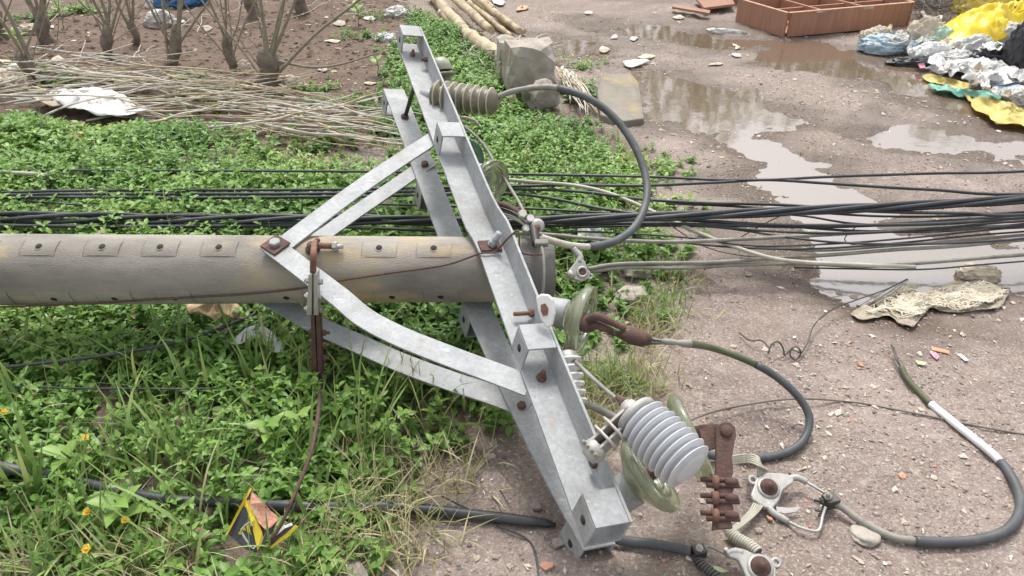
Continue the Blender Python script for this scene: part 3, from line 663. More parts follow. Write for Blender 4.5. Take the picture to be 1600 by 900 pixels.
b = MB(); c = bc + vd * 0.094 - u * 0.004
b.lathe(c, vd, [(0, 0), (0, 0.02), (0.008, 0.025), (0.022, 0.024), (0.034, 0.016), (0.036, 0)], 12); b.build('clamp_foot', M_alu, arr, bevel=0.001)
for k in range(4):
    b = MB(); b.hexbolt(c + vd * 0.02 + u * (0.018 - 0.012 * k) + wd * 0.018, wd, 0.0055, 0.005, 0.007, 0.003); b.build('small_nut', M_lgr, arr)

# rusty multi-bolt dead-end bracket
rb = thing('dead_end_bracket', D(1120, 790, 1.5), 'dark rusty steel bracket with three bolts next to the arrester', 'bracket')
def RP(px, py): return D(px, py, 1.60 - (py - 665) * 0.0006)
nrm = (RP(1150, 700) - RP(1100, 700)).cross(RP(1120, 700) - RP(1120, 760)).normalized()
if nrm.dot(CAMV) < 0: nrm = -nrm
b = MB(); b.prism([RP(*q) for q in [(1118,668),(1128,661),(1140,661),(1148,668),(1149,682),(1143,715),(1145,740),(1140,752),(1146,765),(1140,780),(1146,795),(1140,810),(1144,826),(1113,828),(1116,780),(1118,720)]], nrm, 0.012); upr = b.build('upright_plate', M_rust, rb, bevel=0.0015)
b = MB(); b.prism([RP(*q) - nrm * 0.013 for q in [(1078,666),(1100,661),(1136,661),(1142,690),(1122,698),(1104,704),(1086,700)]], nrm, 0.010); sidep = b.build('side_plate', M_rust, rb, bevel=0.0015)
b = MB(); b.prism([RP(*q) - nrm * 0.007 for q in [(1085,672),(1092,668),(1097,680),(1096,692),(1088,690)]], nrm, 0.003); b.build('slot', M_hole, sidep)
b = MB(); b.lathe(RP(1133, 675) - nrm * 0.01, nrm, [(0, 0.013), (0.020, 0.013), (0.023, 0.010), (0.024, 0)], 20); b.build('pivot_pin', M_rust, rb)
for py in (754, 779, 806):
    q0, q1_ = RP(1098, py), RP(1150, py + 1); ax = (q1_ - q0).normalized()
    for dy in (-4, 5):
        b = MB(); b.lathe(RP(1094 + (dy + 4), py + dy) + nrm * 0.006, ax, [(0, 0), (0, 0.0055), (0.075 * 0.9, 0.0055)], 10); b.build('bolt_shank', M_rust, rb)
    b = MB(); b.lathe(RP(1131, py) + nrm * 0.008, ax, [(0, 0), (0, 0.0085), (0.022, 0.0085), (0.027, 0.006), (0.027, 0)], 12); b.build('bolt_head', M_rust, rb)
    b = MB(); b.lathe(RP(1111, py) + nrm * 0.008, ax, [(0, 0), (0, 0.0135), (0.012, 0.0135), (0.012, 0)], 16); b.build('washer_nut', M_rustl, rb)

# aluminium strain clamps lying on the ground
def clamp(label, pts, boss, ears, arms, z0=0.03, bossm=M_rust, br=0.021):
    c = W(boss[0], boss[1], z0); th = thing('strain_clamp', c, label, 'clamp')
    up = Vector((0.05, -0.30, 1)).normalized(); P0 = c
    q = lambda p: PLN(p[0], p[1], P0, up)
    b = MB(); b.prism([q(p) for p in pts], up, 0.014); b.build('body_plate', M_alu, th, bevel=0.0035)
    b = MB(); b.lathe(c + up * 0.006, up, [(0, br * 1.30), (0.004, br * 1.30), (0.005, br), (0.006, 0)], 28); b.build('boss_ring', M_alu, th)
    b = MB(); b.lathe(c + up * 0.011, up, [(0, br), (0.003, br), (0.004, br * 0.55), (0.011, br * 0.55), (0.012, br * 0.35), (0.018, br * 0.3), (0.018, 0)], 24); b.build('boss_bolt', bossm, th)
    for e, r in ears:
        b = MB(); b.lathe(q(e) - up * 0.004, up, [(0, r * 0.45), (0, r), (0.010, r), (0.010, r * 0.45), (0, r * 0.45)], 22); b.build('ear', M_alu, th)
    for pl, rr in arms:
        b = MB(); b.tube(crom([q(p) for p in pl], 5), rr, 12); b.build('arm', M_alu, th)
    return th, q
cl1, q_1 = clamp('flat aluminium strain clamp with a rusty bolt tied to the rusty bracket',
    [(1182,748),(1196,740),(1222,741),(1240,745),(1238,756),(1222,768),(1216,784),(1206,796),(1194,795),(1176,783),(1172,775)], (1199,764), [((1176,751),0.013)],
    [([(1228,749),(1242,746),(1252,749),(1260,753)], [0.007,0.0085,0.008,0.008]), ([(1198,786),(1206,799),(1218,807),(1232,815)], [0.008,0.0085,0.008,0.0075])])
b = MB(); b.prism([q_1(p) for p in [(1212,792),(1230,794),(1252,792),(1244,800),(1226,803),(1214,800)]], Vector((0,-0.2,1)), 0.004); b.build('tongue', M_alu, cl1)
cl2, q_2 = clamp('aluminium strain clamp with a brown pin and a spiral wire wrap',
    [(1136,862),(1148,856),(1164,860),(1176,866),(1196,868),(1206,876),(1212,892),(1210,915),(1172,918),(1160,892),(1152,876),(1138,872)], (1186,888), [((1212,880),0.012)],
    [([(1160,864),(1146,862),(1134,866)], 0.0085)], bossm=M_rust, br=0.022)
cl3_c = D(910, 420, 1.98)
cl3 = thing('strain_clamp', cl3_c, 'pale aluminium strain clamp at the pole tip holding two grey lines', 'clamp')
up = (CAMV + Vector((0.1, 0, 0.2))).normalized(); q3 = lambda p: PLN(p[0], p[1], cl3_c, up)
b = MB(); b.prism([q3(p) for p in [(887,424),(893,417),(900,407),(908,404),(914,410),(917,420),(922,426),(920,435),(908,441),(898,438),(890,432)]], up, 0.018); b.build('body_plate', M_alu, cl3, bevel=0.003)
b = MB(); b.lathe(q3((909, 426)) + up * 0.008, up, [(0, 0.016), (0.004, 0.016), (0.004, 0.010), (-0.004, 0.009), (-0.004, 0)], 20); b.build('eye', M_alu, cl3)
b = MB(); b.lathe(q3((909, 426)) + up * 0.0095, up, [(0, 0.0098), (0, 0)], 20); b.build('eye_hole', M_rust, cl3)
b = MB(); b.tube(crom([q3((905, 410)), q3((906, 400)), q3((899, 392)), q3((896, 388))], 4), [0.011, 0.009, 0.008, 0.008], 12); b.build('arm', M_alu, cl3)
b = MB(); b.tube([q3((888, 424)), q3((896, 434))], 0.011, 12); b.build('arm', M_alu, cl3)
b = MB(); b.lathe(q3((921, 432)), up, [(-0.006, 0.004), (-0.006, 0.009), (0.006, 0.009), (0.006, 0.004), (-0.006, 0.004)], 16); b.build('ear', M_alu, cl3)

# wire bail, connector and spring of the first clamp
bail = thing('wire_bail', W(1280, 790, 0.02), 'bent steel wire bail with a bolt connector on the light grey cable end', 'bail')
b = MB(); b.tube(crom([q_1((1258,752)), W(1275,762,0.035), W(1290,771,0.035)], 4), 0.0035, 8); b.build('bail_wire', M_alu, bail)
b = MB(); b.tube(crom([q_1((1230,814)), W(1250,824,0.02), W(1272,830,0.018), W(1281,826,0.02), W(1285,808,0.025), W(1290,792,0.035)], 5), 0.0035, 8); b.build('bail_wire', M_alu, bail)
cc = W(1297, 783, 0.035)
b = MB(); b.box(cc, (0.016, 0.004, 0), (-0.004, 0.014, 0), (0, 0, 0.014)); b.build('connector_block', M_spring, bail, bevel=0.003)
b = MB(); b.hexbolt(cc + Vector((-0.008, 0, 0.013)), (-0.3, -0.2, 1), 0.010, 0.008, 0.01); b.build('nut', M_lgr, bail)
b = MB(); b.hexbolt(cc + Vector((-0.020, -0.004, 0.004)), (-1, 0, 0.2), 0.008, 0.008, 0.012); b.build('nut', M_spring, bail)
def coil(p0, p1, r, turns, wr, seg=10):
    a = p1 - p0; u = a.normalized(); x = u.orthogonal().normalized(); y = u.cross(x); n = int(turns * seg)
    return [p0 + a * (i / n) + (x * math.cos(2 * math.pi * i / seg) + y * math.sin(2 * math.pi * i / seg)) * r for i in range(n + 1)]
b = MB(); b.tube(coil(W(1291, 792, 0.03), W(1283, 808, 0.02), 0.006, 5, 0.002), 0.002, 6); b.build('spring', M_spring, bail)
# braided tails
def braid(label, strands, m=M_lgr):
    th = thing('braided_lead', strands[0][0], label, 'wire')
    for P in strands:
        b = MB(); b.tube(crom(P, 6), 0.0026, 6); b.build('strand', m, th)
    return th
S = []
for k in range(5):
    S.append([RP(1140, 712 + 3 * k) - nrm * 0.01, W(1168, 710 + 3 * k, 0.075), W(1186, 716 + 3 * k, 0.07), W(1184 + 4 * k, 736, 0.045), q_1((1184 + 3 * k, 745))])
braid('loose pale strands arching from the rusty bracket to the strain clamp', S, M_pale)
S = []
for k in range(5): S.append([q_1((1178 + 4 * k, 786)), W(1170 + 3.5 * k, 800, 0.025), W(1152 + 3 * k, 818, 0.022), W(1138 + 2.5 * k, 830, 0.02)])
wr = braid('pale strands wrapped with wire between the two strain clamps on the ground', S, M_pale)
wp = [W(1138,828,0.022), W(1150,840,0.024), W(1168,850,0.026), W(1186,864,0.028)]
b = MB(); b.tube(crom(wp, 5), 0.0095, 10); b.build('core', M_spring, wr)
WPc = crom(wp, 5); cp_pts = []; nn = 15 * 9
for i in range(nn + 1):
    t = i / nn * (len(WPc) - 1); j = min(int(t), len(WPc) - 2); p = WPc[j].lerp(WPc[j + 1], t - j); tt = (WPc[j + 1] - WPc[j]).normalized(); x = tt.cross(Vector((0, 0, 1))).normalized(); y = x.cross(tt); th_ = 2 * math.pi * i / 9
    cp_pts.append(p + (x * math.cos(th_) + y * math.sin(th_)) * 0.0115)
b = MB(); b.tube(cp_pts, 0.0030, 6); b.build('wrap', M_pale, wr)
# second connector near the cable end
con = thing('cable_connector', W(1085, 862, 0.02), 'small bolted connector with a black spring at the end of the short dark cable', 'connector')
cc = W(1092, 862, 0.03)
b = MB(); b.box(cc, (0.014, 0.003, 0), (-0.003, 0.012, 0), (0, 0, 0.012)); b.build('block', M_spring, con, bevel=0.003)
b = MB(); b.hexbolt(cc + Vector((-0.002, 0, 0.011)), (0.1, -0.4, 1), 0.009, 0.008, 0.008); b.build('nut', M_alu, con)
b = MB(); b.tube(crom([cc + Vector((0.01, 0, 0.006)), W(1106, 853, 0.035), W(1122, 860, 0.03), W(1136, 867, 0.03)], 5), 0.0034, 8); b.build('bail_wire', M_lgr, con)
b = MB(); b.tube(crom([W(1088,868,0.02), W(1096,882,0.02), W(1112,895,0.02), W(1130,912,0.02)], 5), 0.0085, 8); b.build('tail', M_spring, con)
tp_ = crom([W(1088,868,0.02), W(1096,882,0.02), W(1112,895,0.02), W(1130,912,0.02)], 5); cpp = []; nn = 12 * 8
for i in range(nn + 1):
    t = i / nn * (len(tp_) - 1); j = min(int(t), len(tp_) - 2); p = tp_[j].lerp(tp_[j + 1], t - j); tt = (tp_[j + 1] - tp_[j]).normalized(); x = tt.cross(Vector((0, 0, 1))).normalized(); y = x.cross(tt)
    cpp.append(p + (x * math.cos(2 * math.pi * i / 8) + y * math.sin(2 * math.pi * i / 8)) * 0.010)
b = MB(); b.tube(cpp, 0.0024, 6); b.build('spring', M_dgr, con)

# rusty hanger over the pole with two pairs of plates, then its strap down into the weeds
yh = PAX.y - pole_r(0) * 0.95 - 0.105
def HZ(px, py, dy=0.0):       # a pixel on the vertical plane just in front of the pole
    o = Vector((0, 0, CAM_H)); r = D(px, py, 1.0) - o; return o + r * ((yh - 0.02 + dy) / r.y)
han = thing('guy_hanger', HZ(492, 560), 'rusty hanger with paired plates and bolts hanging over the pole in front of a brace', 'hanger')
xh = px_on_pole(497)
eb = around(xh + 0.015, R(20), pole_r(xh) + 0.012)
b = MB(); b.lathe(around(xh - 0.012, R(22), pole_r(xh) - 0.005), Vector((0, -math.sin(R(22)), math.cos(R(22)))), [(0, 0.02), (0.008, 0.02), (0.008, 0.012), (0.026, 0.012), (0.026, 0)], 18); b.build('eye_bolt', M_rust, han)
b = MB(); b.tube([eb + Vector((-0.03, -0.006, 0.004)), eb + Vector((0.035, -0.004, 0.0))], 0.0085, 10); b.build('cross_pin', M_rustl, han)
b = MB(); b.hexbolt(eb + Vector((0.03, -0.004, 0)), (1, -0.1, 0), 0.013, 0.012, 0.015); b.build('pin_nut', M_alu, han)
b = MB(); b.tube(crom([eb + Vector((-0.012, 0.010, 0.012)), eb + Vector((-0.014, -0.018, 0.016)), HZ(490, 395, 0.005), HZ(489, 428)], 5), 0.008, 10); b.build('rod', M_rustl, han)
for k, (x0, x1, x2, x3, y0, y1, m_) in enumerate([(484,489.5,481,489,424,487,M_alu), (492,497,492,499.5,424,487,M_alu), (487,493,489,497,486,578,M_rust), (495,501,498.5,506,486,582,M_rust)]):
    b = MB(); b.prism([HZ(x0, y0), HZ(x1, y0), HZ(x3, y1), HZ(x2, y1)], Vector((0, -1, 0)), 0.030 if k < 2 else 0.026); b.build('side_plate', m_, han, bevel=0.001)
for py, m_ in ((438, M_alu), (462, M_alu), (482, M_alu), (518, M_rust), (538, M_rust), (558, M_rust)):
    xo = 491 if py < 490 else 497
    b = MB(); b.hexbolt(HZ(xo - 7, py), (-1, 0, -0.05), 0.0085, 0.010, 0.004); b.build('bolt', m_, han)
    b = MB(); b.hexbolt(HZ(xo + 7, py + 2), (1, 0, 0.05), 0.0085, 0.010, 0.008 if py > 490 else 0.0); b.build('nut', m_, han)
b = MB(); stp = crom([HZ(497, 576), HZ(500, 598, -0.02), W(498,640,0.17), W(490,690,0.18), W(478,730,0.17), W(455,785,0.14), W(432,832,0.10), W(408,858,0.05)], 5)
b.tube(stp, [0.0075, 0.0055, 0.0048, 0.0044, 0.004, 0.004], 8); b.build('strap', M_rust, han)
b = MB(); b.tube(coil(HZ(499, 590, -0.015), HZ(499.5, 612, -0.03), 0.0085, 5, 0.002), 0.0022, 6); b.build('wire_wrap', M_rust, han)

# fittings at the pole tip
tipf = thing('tip_bracket', around(px_on_pole(848), R(20), pole_r(0.1)), 'rusty link with pale wire ends strapped over the pole tip', 'bracket')
b = MB(); b.tube(crom([D(776, 318, 2.10), D(800, 326, 2.08), D(826, 345, 2.03), D(838, 362, 1.99)], 5), 0.010, 8); b.build('link_bar', M_rust, tipf)
for k in range(4):
    b = MB(); b.tube(crom([D(774, 322 + 4 * k, 2.10), D(806, 334 + 3 * k, 2.05), D(832, 358 + k, 2.00)], 4), 0.0032, 6); b.build('strand', M_spring if k < 2 else M_pale, tipf)
b = MB(); b.tube(crom([D(829, 338, 2.01), D(834, 360, 1.985), D(838, 383, 1.96)], 4), 0.012, 8); b.build('yoke', M_spring, tipf)
b = MB(); b.lathe(D(838, 353, 2.0), (0.4, -0.7, 0.5), [(-0.012, 0), (-0.012, 0.017), (-0.006, 0.021), (0.012, 0.019), (0.016, 0.010), (0.016, 0)], 20); b.build('ball_nut', M_alu, tipf)
b = MB(); b.lathe(D(839, 356, 1.985), (0.4, -0.7, 0.5), [(0, 0.009), (0.004, 0.009), (0.005, 0)], 14); b.build('rust_stain_nut', M_rustl, tipf)
for px, py in ((816, 338), (828, 345), (822, 360)):
    b = MB(); b.hexbolt(D(px, py, 2.0), (0.1, -0.5, 0.8), 0.013, 0.016, 0.0); b.build('nut', M_alu, tipf)
b = MB(); b.box(D(846, 380, 1.945), (0.018, 0, 0), (0, 0.006, 0.004), (0, -0.006, 0.009)); b.build('saddle', M_lgr, tipf, bevel=0.003)
b = MB(); b.tube(crom([D(846, 384, 1.94), D(849, 400, 1.925), D(850, 430, 1.915), D(847, 465, 1.925), D(842, 492, 1.93)], 5), 0.0042, 8); b.build('down_wire', M_lgr, tipf)
ch = thing('insulator_fragment', D(846, 486, 1.70), 'chipped white porcelain piece with an orange stain behind the cross-arm', 'fragment')
b = MB(); fr = (CAMV + Vector((-0.2, 0, 0))).normalized(); fq = lambda p: PLN(p[0] + 12, p[1], D(846, 486, 1.70), fr)
b.prism([fq(p) for p in [(826,464),(834,459),(846,460),(853,468),(856,490),(852,508),(843,513),(834,500),(829,484)]], fr, 0.018); b.build('shard', M_porc, ch, bevel=0.004)
b = MB(); b.prism([fq(p) + fr * 0.0095 for p in [(834,476),(841,474),(846,482),(845,492),(838,494),(834,486)]], fr, 0.0012); b.build('stain', M_rustl, ch)

# ================================================================== CABLES
def cable(name, label, pts, r, m, group=None, seg=8, n=6, cat='cable', parent=None):
    b = MB(); b.tube(crom(pts, n), r, seg); o = b.build(name, m, parent)
    return o if parent is not None else tag(o, label, cat, group)
def line(px, zl, zr=None):      # long line: pixels with height going from zl (left) to zr (right)
    zr = zl if zr is None else zr; x0, x1 = px[0][0], px[-1][0]
    P = [W(x, y, zl + (zr - zl) * max(0, min(1, (x - 300) / 1300))) for x, y in px]
    if x0 < 0:  P = [P[0] + Vector((-5.0, 0.12 * (zl * 10 - 1), -zl * 0.3))] + [P[0] + Vector((-1.5, 0.02, 0))] + P
    if x1 > 1600: P = P + [P[-1] + Vector((1.5, 0.16, 0.05)), P[-1] + Vector((5.5, 0.5, 0.3))]
    return P
GL = 'black lines running behind the pole'
cable('power_line', 'single black line lowest on the weeds, farthest behind the pole', line([(-60,266),(70,266),(300,267),(560,268),(800,272),(1010,276),(1120,281),(1200,281),(1300,276),(1450,271),(1660,264)], 0.13, 0.25), 0.0055, M_blk)
LB_ = 'thin black line in the flat bunch behind the pole'
cable('power_line', 'uppermost of three black lines lying side by side on the weeds behind the pole', line([(-60,301),(100,298),(300,297),(520,296),(800,291),(900,289),(1000,290),(1120,285),(1200,281),(1300,287),(1450,296),(1660,301)], 0.14, 0.24), 0.006, M_blk, GL)
cable('power_line', 'middle one of three black lines lying side by side on the weeds behind the pole', line([(-60,305),(100,303),(300,303),(520,302),(780,296),(900,299),(1000,311),(1100,317),(1220,320),(1360,330),(1500,333),(1660,332)], 0.135, 0.22), 0.006, M_blk, GL)
cable('power_line', 'lowest of three black lines side by side, dropping into the twisted bundle past the cross-arm', line([(-60,309),(100,308),(300,309),(560,307),(760,302),(850,308),(940,326),(1040,339),(1180,350),(1300,352),(1450,350),(1600,340),(1670,334)], 0.13, 0.2), 0.006, M_blk, GL)
cable('power_line', 'slim black line slanting down through weeds to join the twisted bundle', line([(40,314),(110,319),(190,326),(280,333),(420,337),(560,341)], 0.12), 0.0045, M_blk, GL)
cable('power_line', 'black line just beneath the twisted bundle, running behind the top of the pole', line([(-60,352),(200,354),(480,353),(700,360),(880,352),(1000,349),(1140,352),(1300,354),(1450,347),(1600,337),(1670,330)], 0.13, 0.19), 0.0065, M_blk, GL)
cable('power_line', 'thin black line sagging below the twisted bundle over the big puddle', line([(880,356),(1000,353),(1120,355),(1240,372),(1330,380),(1450,381),(1560,376),(1670,366)], 0.14, 0.17), 0.0042, M_blk, GL)
cable('power_line', 'very thin black line starting behind the pole and crossing the grey lines', line([(760,366),(900,362),(1000,366),(1080,372),(1180,384),(1300,381),(1420,372),(1560,358),(1670,350)], 0.14, 0.16), 0.0035, M_blk, GL)
cable('power_line', 'black line starting midway under the twisted bundle above the puddle', line([(1180,331),(1260,338),(1330,349),(1420,352),(1540,346),(1670,334)], 0.14, 0.18), 0.004, M_blk, GL)
cable('power_line', LB_, line([(-60,606),(60,605),(200,607),(340,605),(420,600),(480,596)], 0.10), 0.0035, M_blk, GL) if False else None
cable('power_line', 'thin black line leaving the cross-arm and dipping under the twisted bundle', line([(560,318),(700,322),(830,326),(960,334),(1080,345),(1200,351),(1320,360),(1450,362),(1560,354),(1670,344)], 0.14, 0.17), 0.0048, M_blk, GL)
cable('power_line', 'thin black line crossing beneath the tall cable loop down to the puddle', line([(860,334),(980,345),(1100,353),(1220,362),(1340,364),(1450,358),(1560,348),(1670,340)], 0.14, 0.18), 0.0045, M_blk, GL)
cable('power_line', 'hairline black line lying between two grey lines beyond the clamp', line([(900,372),(1020,375),(1140,386),(1260,389),(1400,380),(1520,368),(1670,356)], 0.12, 0.14), 0.0036, M_blk, GL)
cable('power_line', 'thin black line just above the twisted bundle over the road', line([(1040,318),(1140,322),(1260,331),(1380,338),(1500,337),(1670,326)], 0.16, 0.19), 0.0045, M_blk, GL)
# thick twisted bundle
tb = thing('twisted_cable', W(900, 342, 0.1), 'thick bundle of four twisted black cables crossing behind the pole', 'cable')
base = crom(line([(-60,339),(150,341),(300,344),(550,343),(760,346),(880,343),(1000,339),(1100,336),(1300,327),(1450,320),(1670,306)], 0.14, 0.24), 24)
for k in range(4):
    P = []; ph = 0.0
    for i, p in enumerate(base):
        if i: ph += (p - base[i - 1]).length / 1.15 * 2 * math.pi
        rr = 0.0105 + 0.006 * sstep(0.0, -1.2, np.array(p.x)).item()
        t = (base[min(i + 1, len(base) - 1)] - base[max(i - 1, 0)]).normalized(); x = t.cross(Vector((0, 0, 1))).normalized(); y = x.cross(t); a = ph + k * math.pi / 2
        P.append(p + (x * math.cos(a) + y * math.sin(a)) * rr)
    b = MB(); b.tube(P, 0.0078, 10); b.build('strand', M_blk, tb)
GG = 'grey lines leaving the pole tip'
LG = 'grey weathered line running off from the pole tip across the puddle'
cable('power_line', 'grey weathered line running from behind the pole tip just below the black lines', line([(770,362),(850,366),(930,373),(1040,378),(1150,374),(1300,366),(1450,358),(1670,347)], 0.16, 0.16), 0.007, M_lgr, GG)
cable('power_line', 'upper of two grey lines fixed to the pale strain clamp', line([(918,420),(960,413),(1020,411),(1110,410),(1200,404),(1300,398),(1400,390),(1500,384),(1670,368)], 0.09, 0.12), 0.0068, M_lgr, GG)
cable('power_line', 'lower of two grey lines fixed to the pale strain clamp', line([(918,425),(980,418),(1060,419),(1130,415),(1250,412),(1350,416),(1450,410),(1560,401),(1670,392)], 0.085, 0.10), 0.0068, M_lgr, GG)
cable('power_line', 'short grey line hanging over the big puddle above the clamped pair', line([(1180,385),(1280,391),(1390,384),(1500,376),(1670,361)], 0.11, 0.12), 0.006, M_lgr, GG)
cable('power_line', 'thin dark line curving low over the big puddle below the grey lines', line([(1240,418),(1330,420),(1440,421),(1540,413),(1670,402)], 0.07, 0.09), 0.003, M_blk)
cable('power_line', 'pale cream cable slanting down across the black lines to the puddle', line([(778,279),(830,284),(900,290),(955,303),(1010,326),(1060,350),(1130,379),(1200,402),(1260,410),(1350,414),(1430,417)], 0.30, 0.06), 0.0072, M_pale)
cable('power_line', 'short length of white cable vanishing into the weeds', [W(-160, 262, 0.15), W(-60, 266, 0.15), W(0, 269, 0.15), W(40, 271, 0.145), W(75, 274, 0.12), W(130, 280, 0.05)], 0.0085, M_pale)
TW = 'fine wires tangled in the lines'
LT = 'hair-thin dark wire tangled among the lines over the road'
for pts in ([(1012,300,.25),(1030,335,.2),(1060,360,.16),(1100,385,.12),(1150,398,.1),(1210,404,.08)], [(1228,333,.2),(1190,352,.17),(1155,372,.12)], [(930,300,.2),(905,320,.17),(896,332,.15)], [(1340,352,.16),(1320,372,.12),(1330,382,.1),(1350,380,.1)], [(1160,402,.08),(1130,414,.05),(1100,421,.02)]):
    cable('thin_wire', LT, [W(*p) for p in pts], 0.0018, M_spring, TW, 6, cat='wire')
# left of the arms, in front of the pole
cable('thin_wire', 'slim black wire slanting through the weeds below the pole', [W(-200,585,.12), W(-40,578,.13), W(60,568,.14), (W(200,550,.14)), W(300,528,.13), W(365,505,.14), W(400,490,.12)], 0.0048, M_blk, cat='wire')
cable('thin_wire', 'thin dark wire lying level in the weeds above the yellow flower', [W(-200,606,.11), W(0,604,.12), W(150,607,.125), W(330,607,.12), W(400,602,.08)], 0.0026, M_blk, cat='wire')
gwp = []
for px, ang, ex in ((-60, 128, .012), (60, 122, .010), (150, 118, .008), (260, 108, .006), (370, 100, .006), (470, 88, .007), (540, 74, .006), (620, 62, .006), (700, 50, .007)):
    x = px_on_pole(px); gwp.append(around(x, R(ang), pole_r(x) + ex))
tA = tp(0, 398, F1, N1)
gwp += [A1(tA) - s1 * 0.042 + n1 * 0.004, A1(tA) + n1 * 0.010, A1(tA) + s1 * 0.028 + n1 * 0.060, A1(tA) + s1 * 0.05 + n1 * 0.078, D(815, 394, 1.93), D(850, 398, 1.925)]
cable('earth_wire', 'thin brown earth wire wound along the pole and over the cross-arm', gwp, 0.0026, M_rust, cat='wire')
cable('jumper_wire', 'slim grey jumper wire hanging from the brown insulator to the pole tip', [D(712,190,2.42), D(735,205,2.38), D(757,228,2.33), D(775,258,2.26), D(795,290,2.2), D(812,318,2.12), D(820,335,2.06)], 0.0048, M_lgr, cat='wire')
cable('jumper_wire', 'slim grey wire running from the white pin insulator to the arrester', [D(858,500,1.86), D(864,522,1.8), D(872,540,1.80), D(882,548,1.80), D(900,566,1.74), D(925,590,1.6), D(950,612,1.55), D(972,630,1.5), D(982,640,1.45)], 0.0045, M_lgr, cat='wire')

def seg_cable(name, label, pts, segs, r, seg=14):
    """one cable made of differently sheathed lengths; segs = [(fraction_end, material, part name)]"""
    P = crom(pts, 8); n = len(P); th = thing(name, P[0], label, 'cable'); i0 = 0
    for fr_, m_, nm, k in segs:
        i1 = int(round(fr_ * (n - 1))); b = MB(); b.tube(P[i0:i1 + 1], r * k, seg); b.build(nm, m_, th); i0 = i1
    return th
seg_cable('jumper_cable', 'tall loop of grey cable arching from the brown insulator to the pole tip',
    [D(772,154,2.41), D(800,143,2.40), D(838,137,2.39), D(872,138,2.38), D(920,154,2.36), D(960,184,2.34), D(990,226,2.31), D(1008,272,2.27), D(1010,312,2.22), D(995,350,2.16), D(967,374,2.10), D(930,385,2.05), D(895,384,2.01), D(868,378,1.98), D(846,371,1.965)],
    [(3.0/14, M_lgr, 'bare_end', 0.85), (11.2/14, M_dgr, 'sheath', 1.12), (1.0, M_pale, 'bare_end', 0.9)], 0.0105)
seg_cable('jumper_cable', 'mossy green-grey cable curling from the wire grip over the gravel to the bracket',
    [D(1072,536,1.705), W(1110,543,.20), W(1150,556,.165), W(1200,580,.13), W(1242,614,.09), W(1264,650,.05), W(1257,685,.02), W(1228,707,.012), W(1180,716,.015), W(1120,713,.03), W(1070,700,.06), W(1010,678,.10), W(960,652,.13), W(930,637,.15), W(918,632,.15)],
    [(2.6/14, M_grn, 'mossy_sheath', 0.95), (10.5/14, M_dgr, 'sheath', 1.08), (1.0, M_lgr, 'worn_end', 1.0)], 0.0098)
seg_cable('jumper_cable', 'dark cable with a white sleeve lying in a curve beside the strain clamp',
    [G(1408,574,.016), G(1418,592,.014), G(1432,608,.013), G(1455,631,.013), G(1490,660,.013), G(1525,688,.013), G(1560,718,.013), G(1582,748,.013), G(1594,780,.013), G(1590,808,.013), G(1570,830,.013), G(1535,842,.013), G(1485,847,.013), G(1430,845,.013), G(1390,837,.013), G(1345,814,.018), G(1318,794,.026), W(1302,784,.035)],
    [(3.0/17, M_grn, 'worn_sheath', 0.8), (6.1/17, M_white, 'white_sleeve', 0.92), (13.0/17, M_dgr, 'sheath', 1.05), (1.0, M_lgr, 'bare_end', 0.78)], 0.0112)
for k in range(3):
    cable('thin_wire', 'frayed wire ends poking from the cut end of the white-sleeved cable', [G(1408,575,.018), G(1402 - k, 560, .02 + .004 * k), G(1397 - 2 * k, 545 - 3 * k, .026 + .004 * k)], 0.0022, M_spring, 'frayed ends of the white-sleeved cable', 6, cat='wire')
hp = [G(-120,700,.07), G(-40,718,.08), G(20,733,.07), G(60,742,.05), G(140,757,.04), G(185,768,.05), G(270,781,.045), G(360,785,.04), G(470,791,.045), G(560,791,.03), G(640,794,.022), G(730,803,.016), G(800,811,.013), G(850,817,.010), G(868,820,.008)]
b = MB(); b.tube(crom(hp, 7), [0.0125]*13 + [0.0105, 0.004], 14); tag(b.build('black_hose', M_blk), 'thick black cable half buried in the weeds, tapering out beside the cross-arm', 'cable')
cable('black_hose', 'short dark grey cable running from under the cross-arm to a connector', [G(940,838,.03), G(978,845,.016), G(1020,850,.014), G(1050,855,.014), W(1080,861,.028)], 0.0115, M_dgr, cat='cable', seg=14)
cable('thin_wire', 'black wire bending over bare soil between the hose and the cross-arm', [G(690,775,.02), G(740,800,.004), G(780,822,.006), G(820,840,.006), G(836,862,.006), G(842,905,.006)], 0.0024, M_blk, cat='wire')
cable('thin_wire', 'long thin dark wire arching across the gravel under the white sleeve', [G(1068,662,.05), G(1110,645,.03), G(1180,630,.02), G(1250,623,.02), G(1330,628,.006), G(1400,640,.006), G(1480,656,.006), G(1560,672,.006), G(1680,690,.006)], 0.0026, M_twig, cat='wire')
curl = [G(1155,520,.01), G(1172,532,.02), G(1190,532,.03), G(1202,545,.03), G(1200,552,.02), G(1206,538,.04), G(1216,534,.045), G(1224,545,.03), G(1226,555,.015), G(1236,546,.02)]
for i in range(14):
    a = i / 13 * 3.6 * math.pi; c_ = G(1242, 554, .02); curl.append(c_ + Vector((math.cos(a) * 0.016, math.sin(a) * 0.010, math.sin(a) * 0.016 + 0.006)))
curl += [G(1262,535,.02), G(1272,508,.03), G(1300,484,.04), G(1340,468,.04), G(1385,452,.05), G(1418,436,.07)]
cable('thin_wire', 'springy coil of thin black wire trailing over to the frayed net', curl, 0.0023, M_spring, cat='wire')
for k in range(3): cable('thin_wire', 'straight loose wire strands lying beside the frayed net', [G(1342 + 8 * k, 478 + k, .012), G(1375 + 8 * k, 459 + k, .03), G(1414 + 3 * k, 437, .06)], 0.002, M_lgr, 'strands by the net', 6, cat='wire')

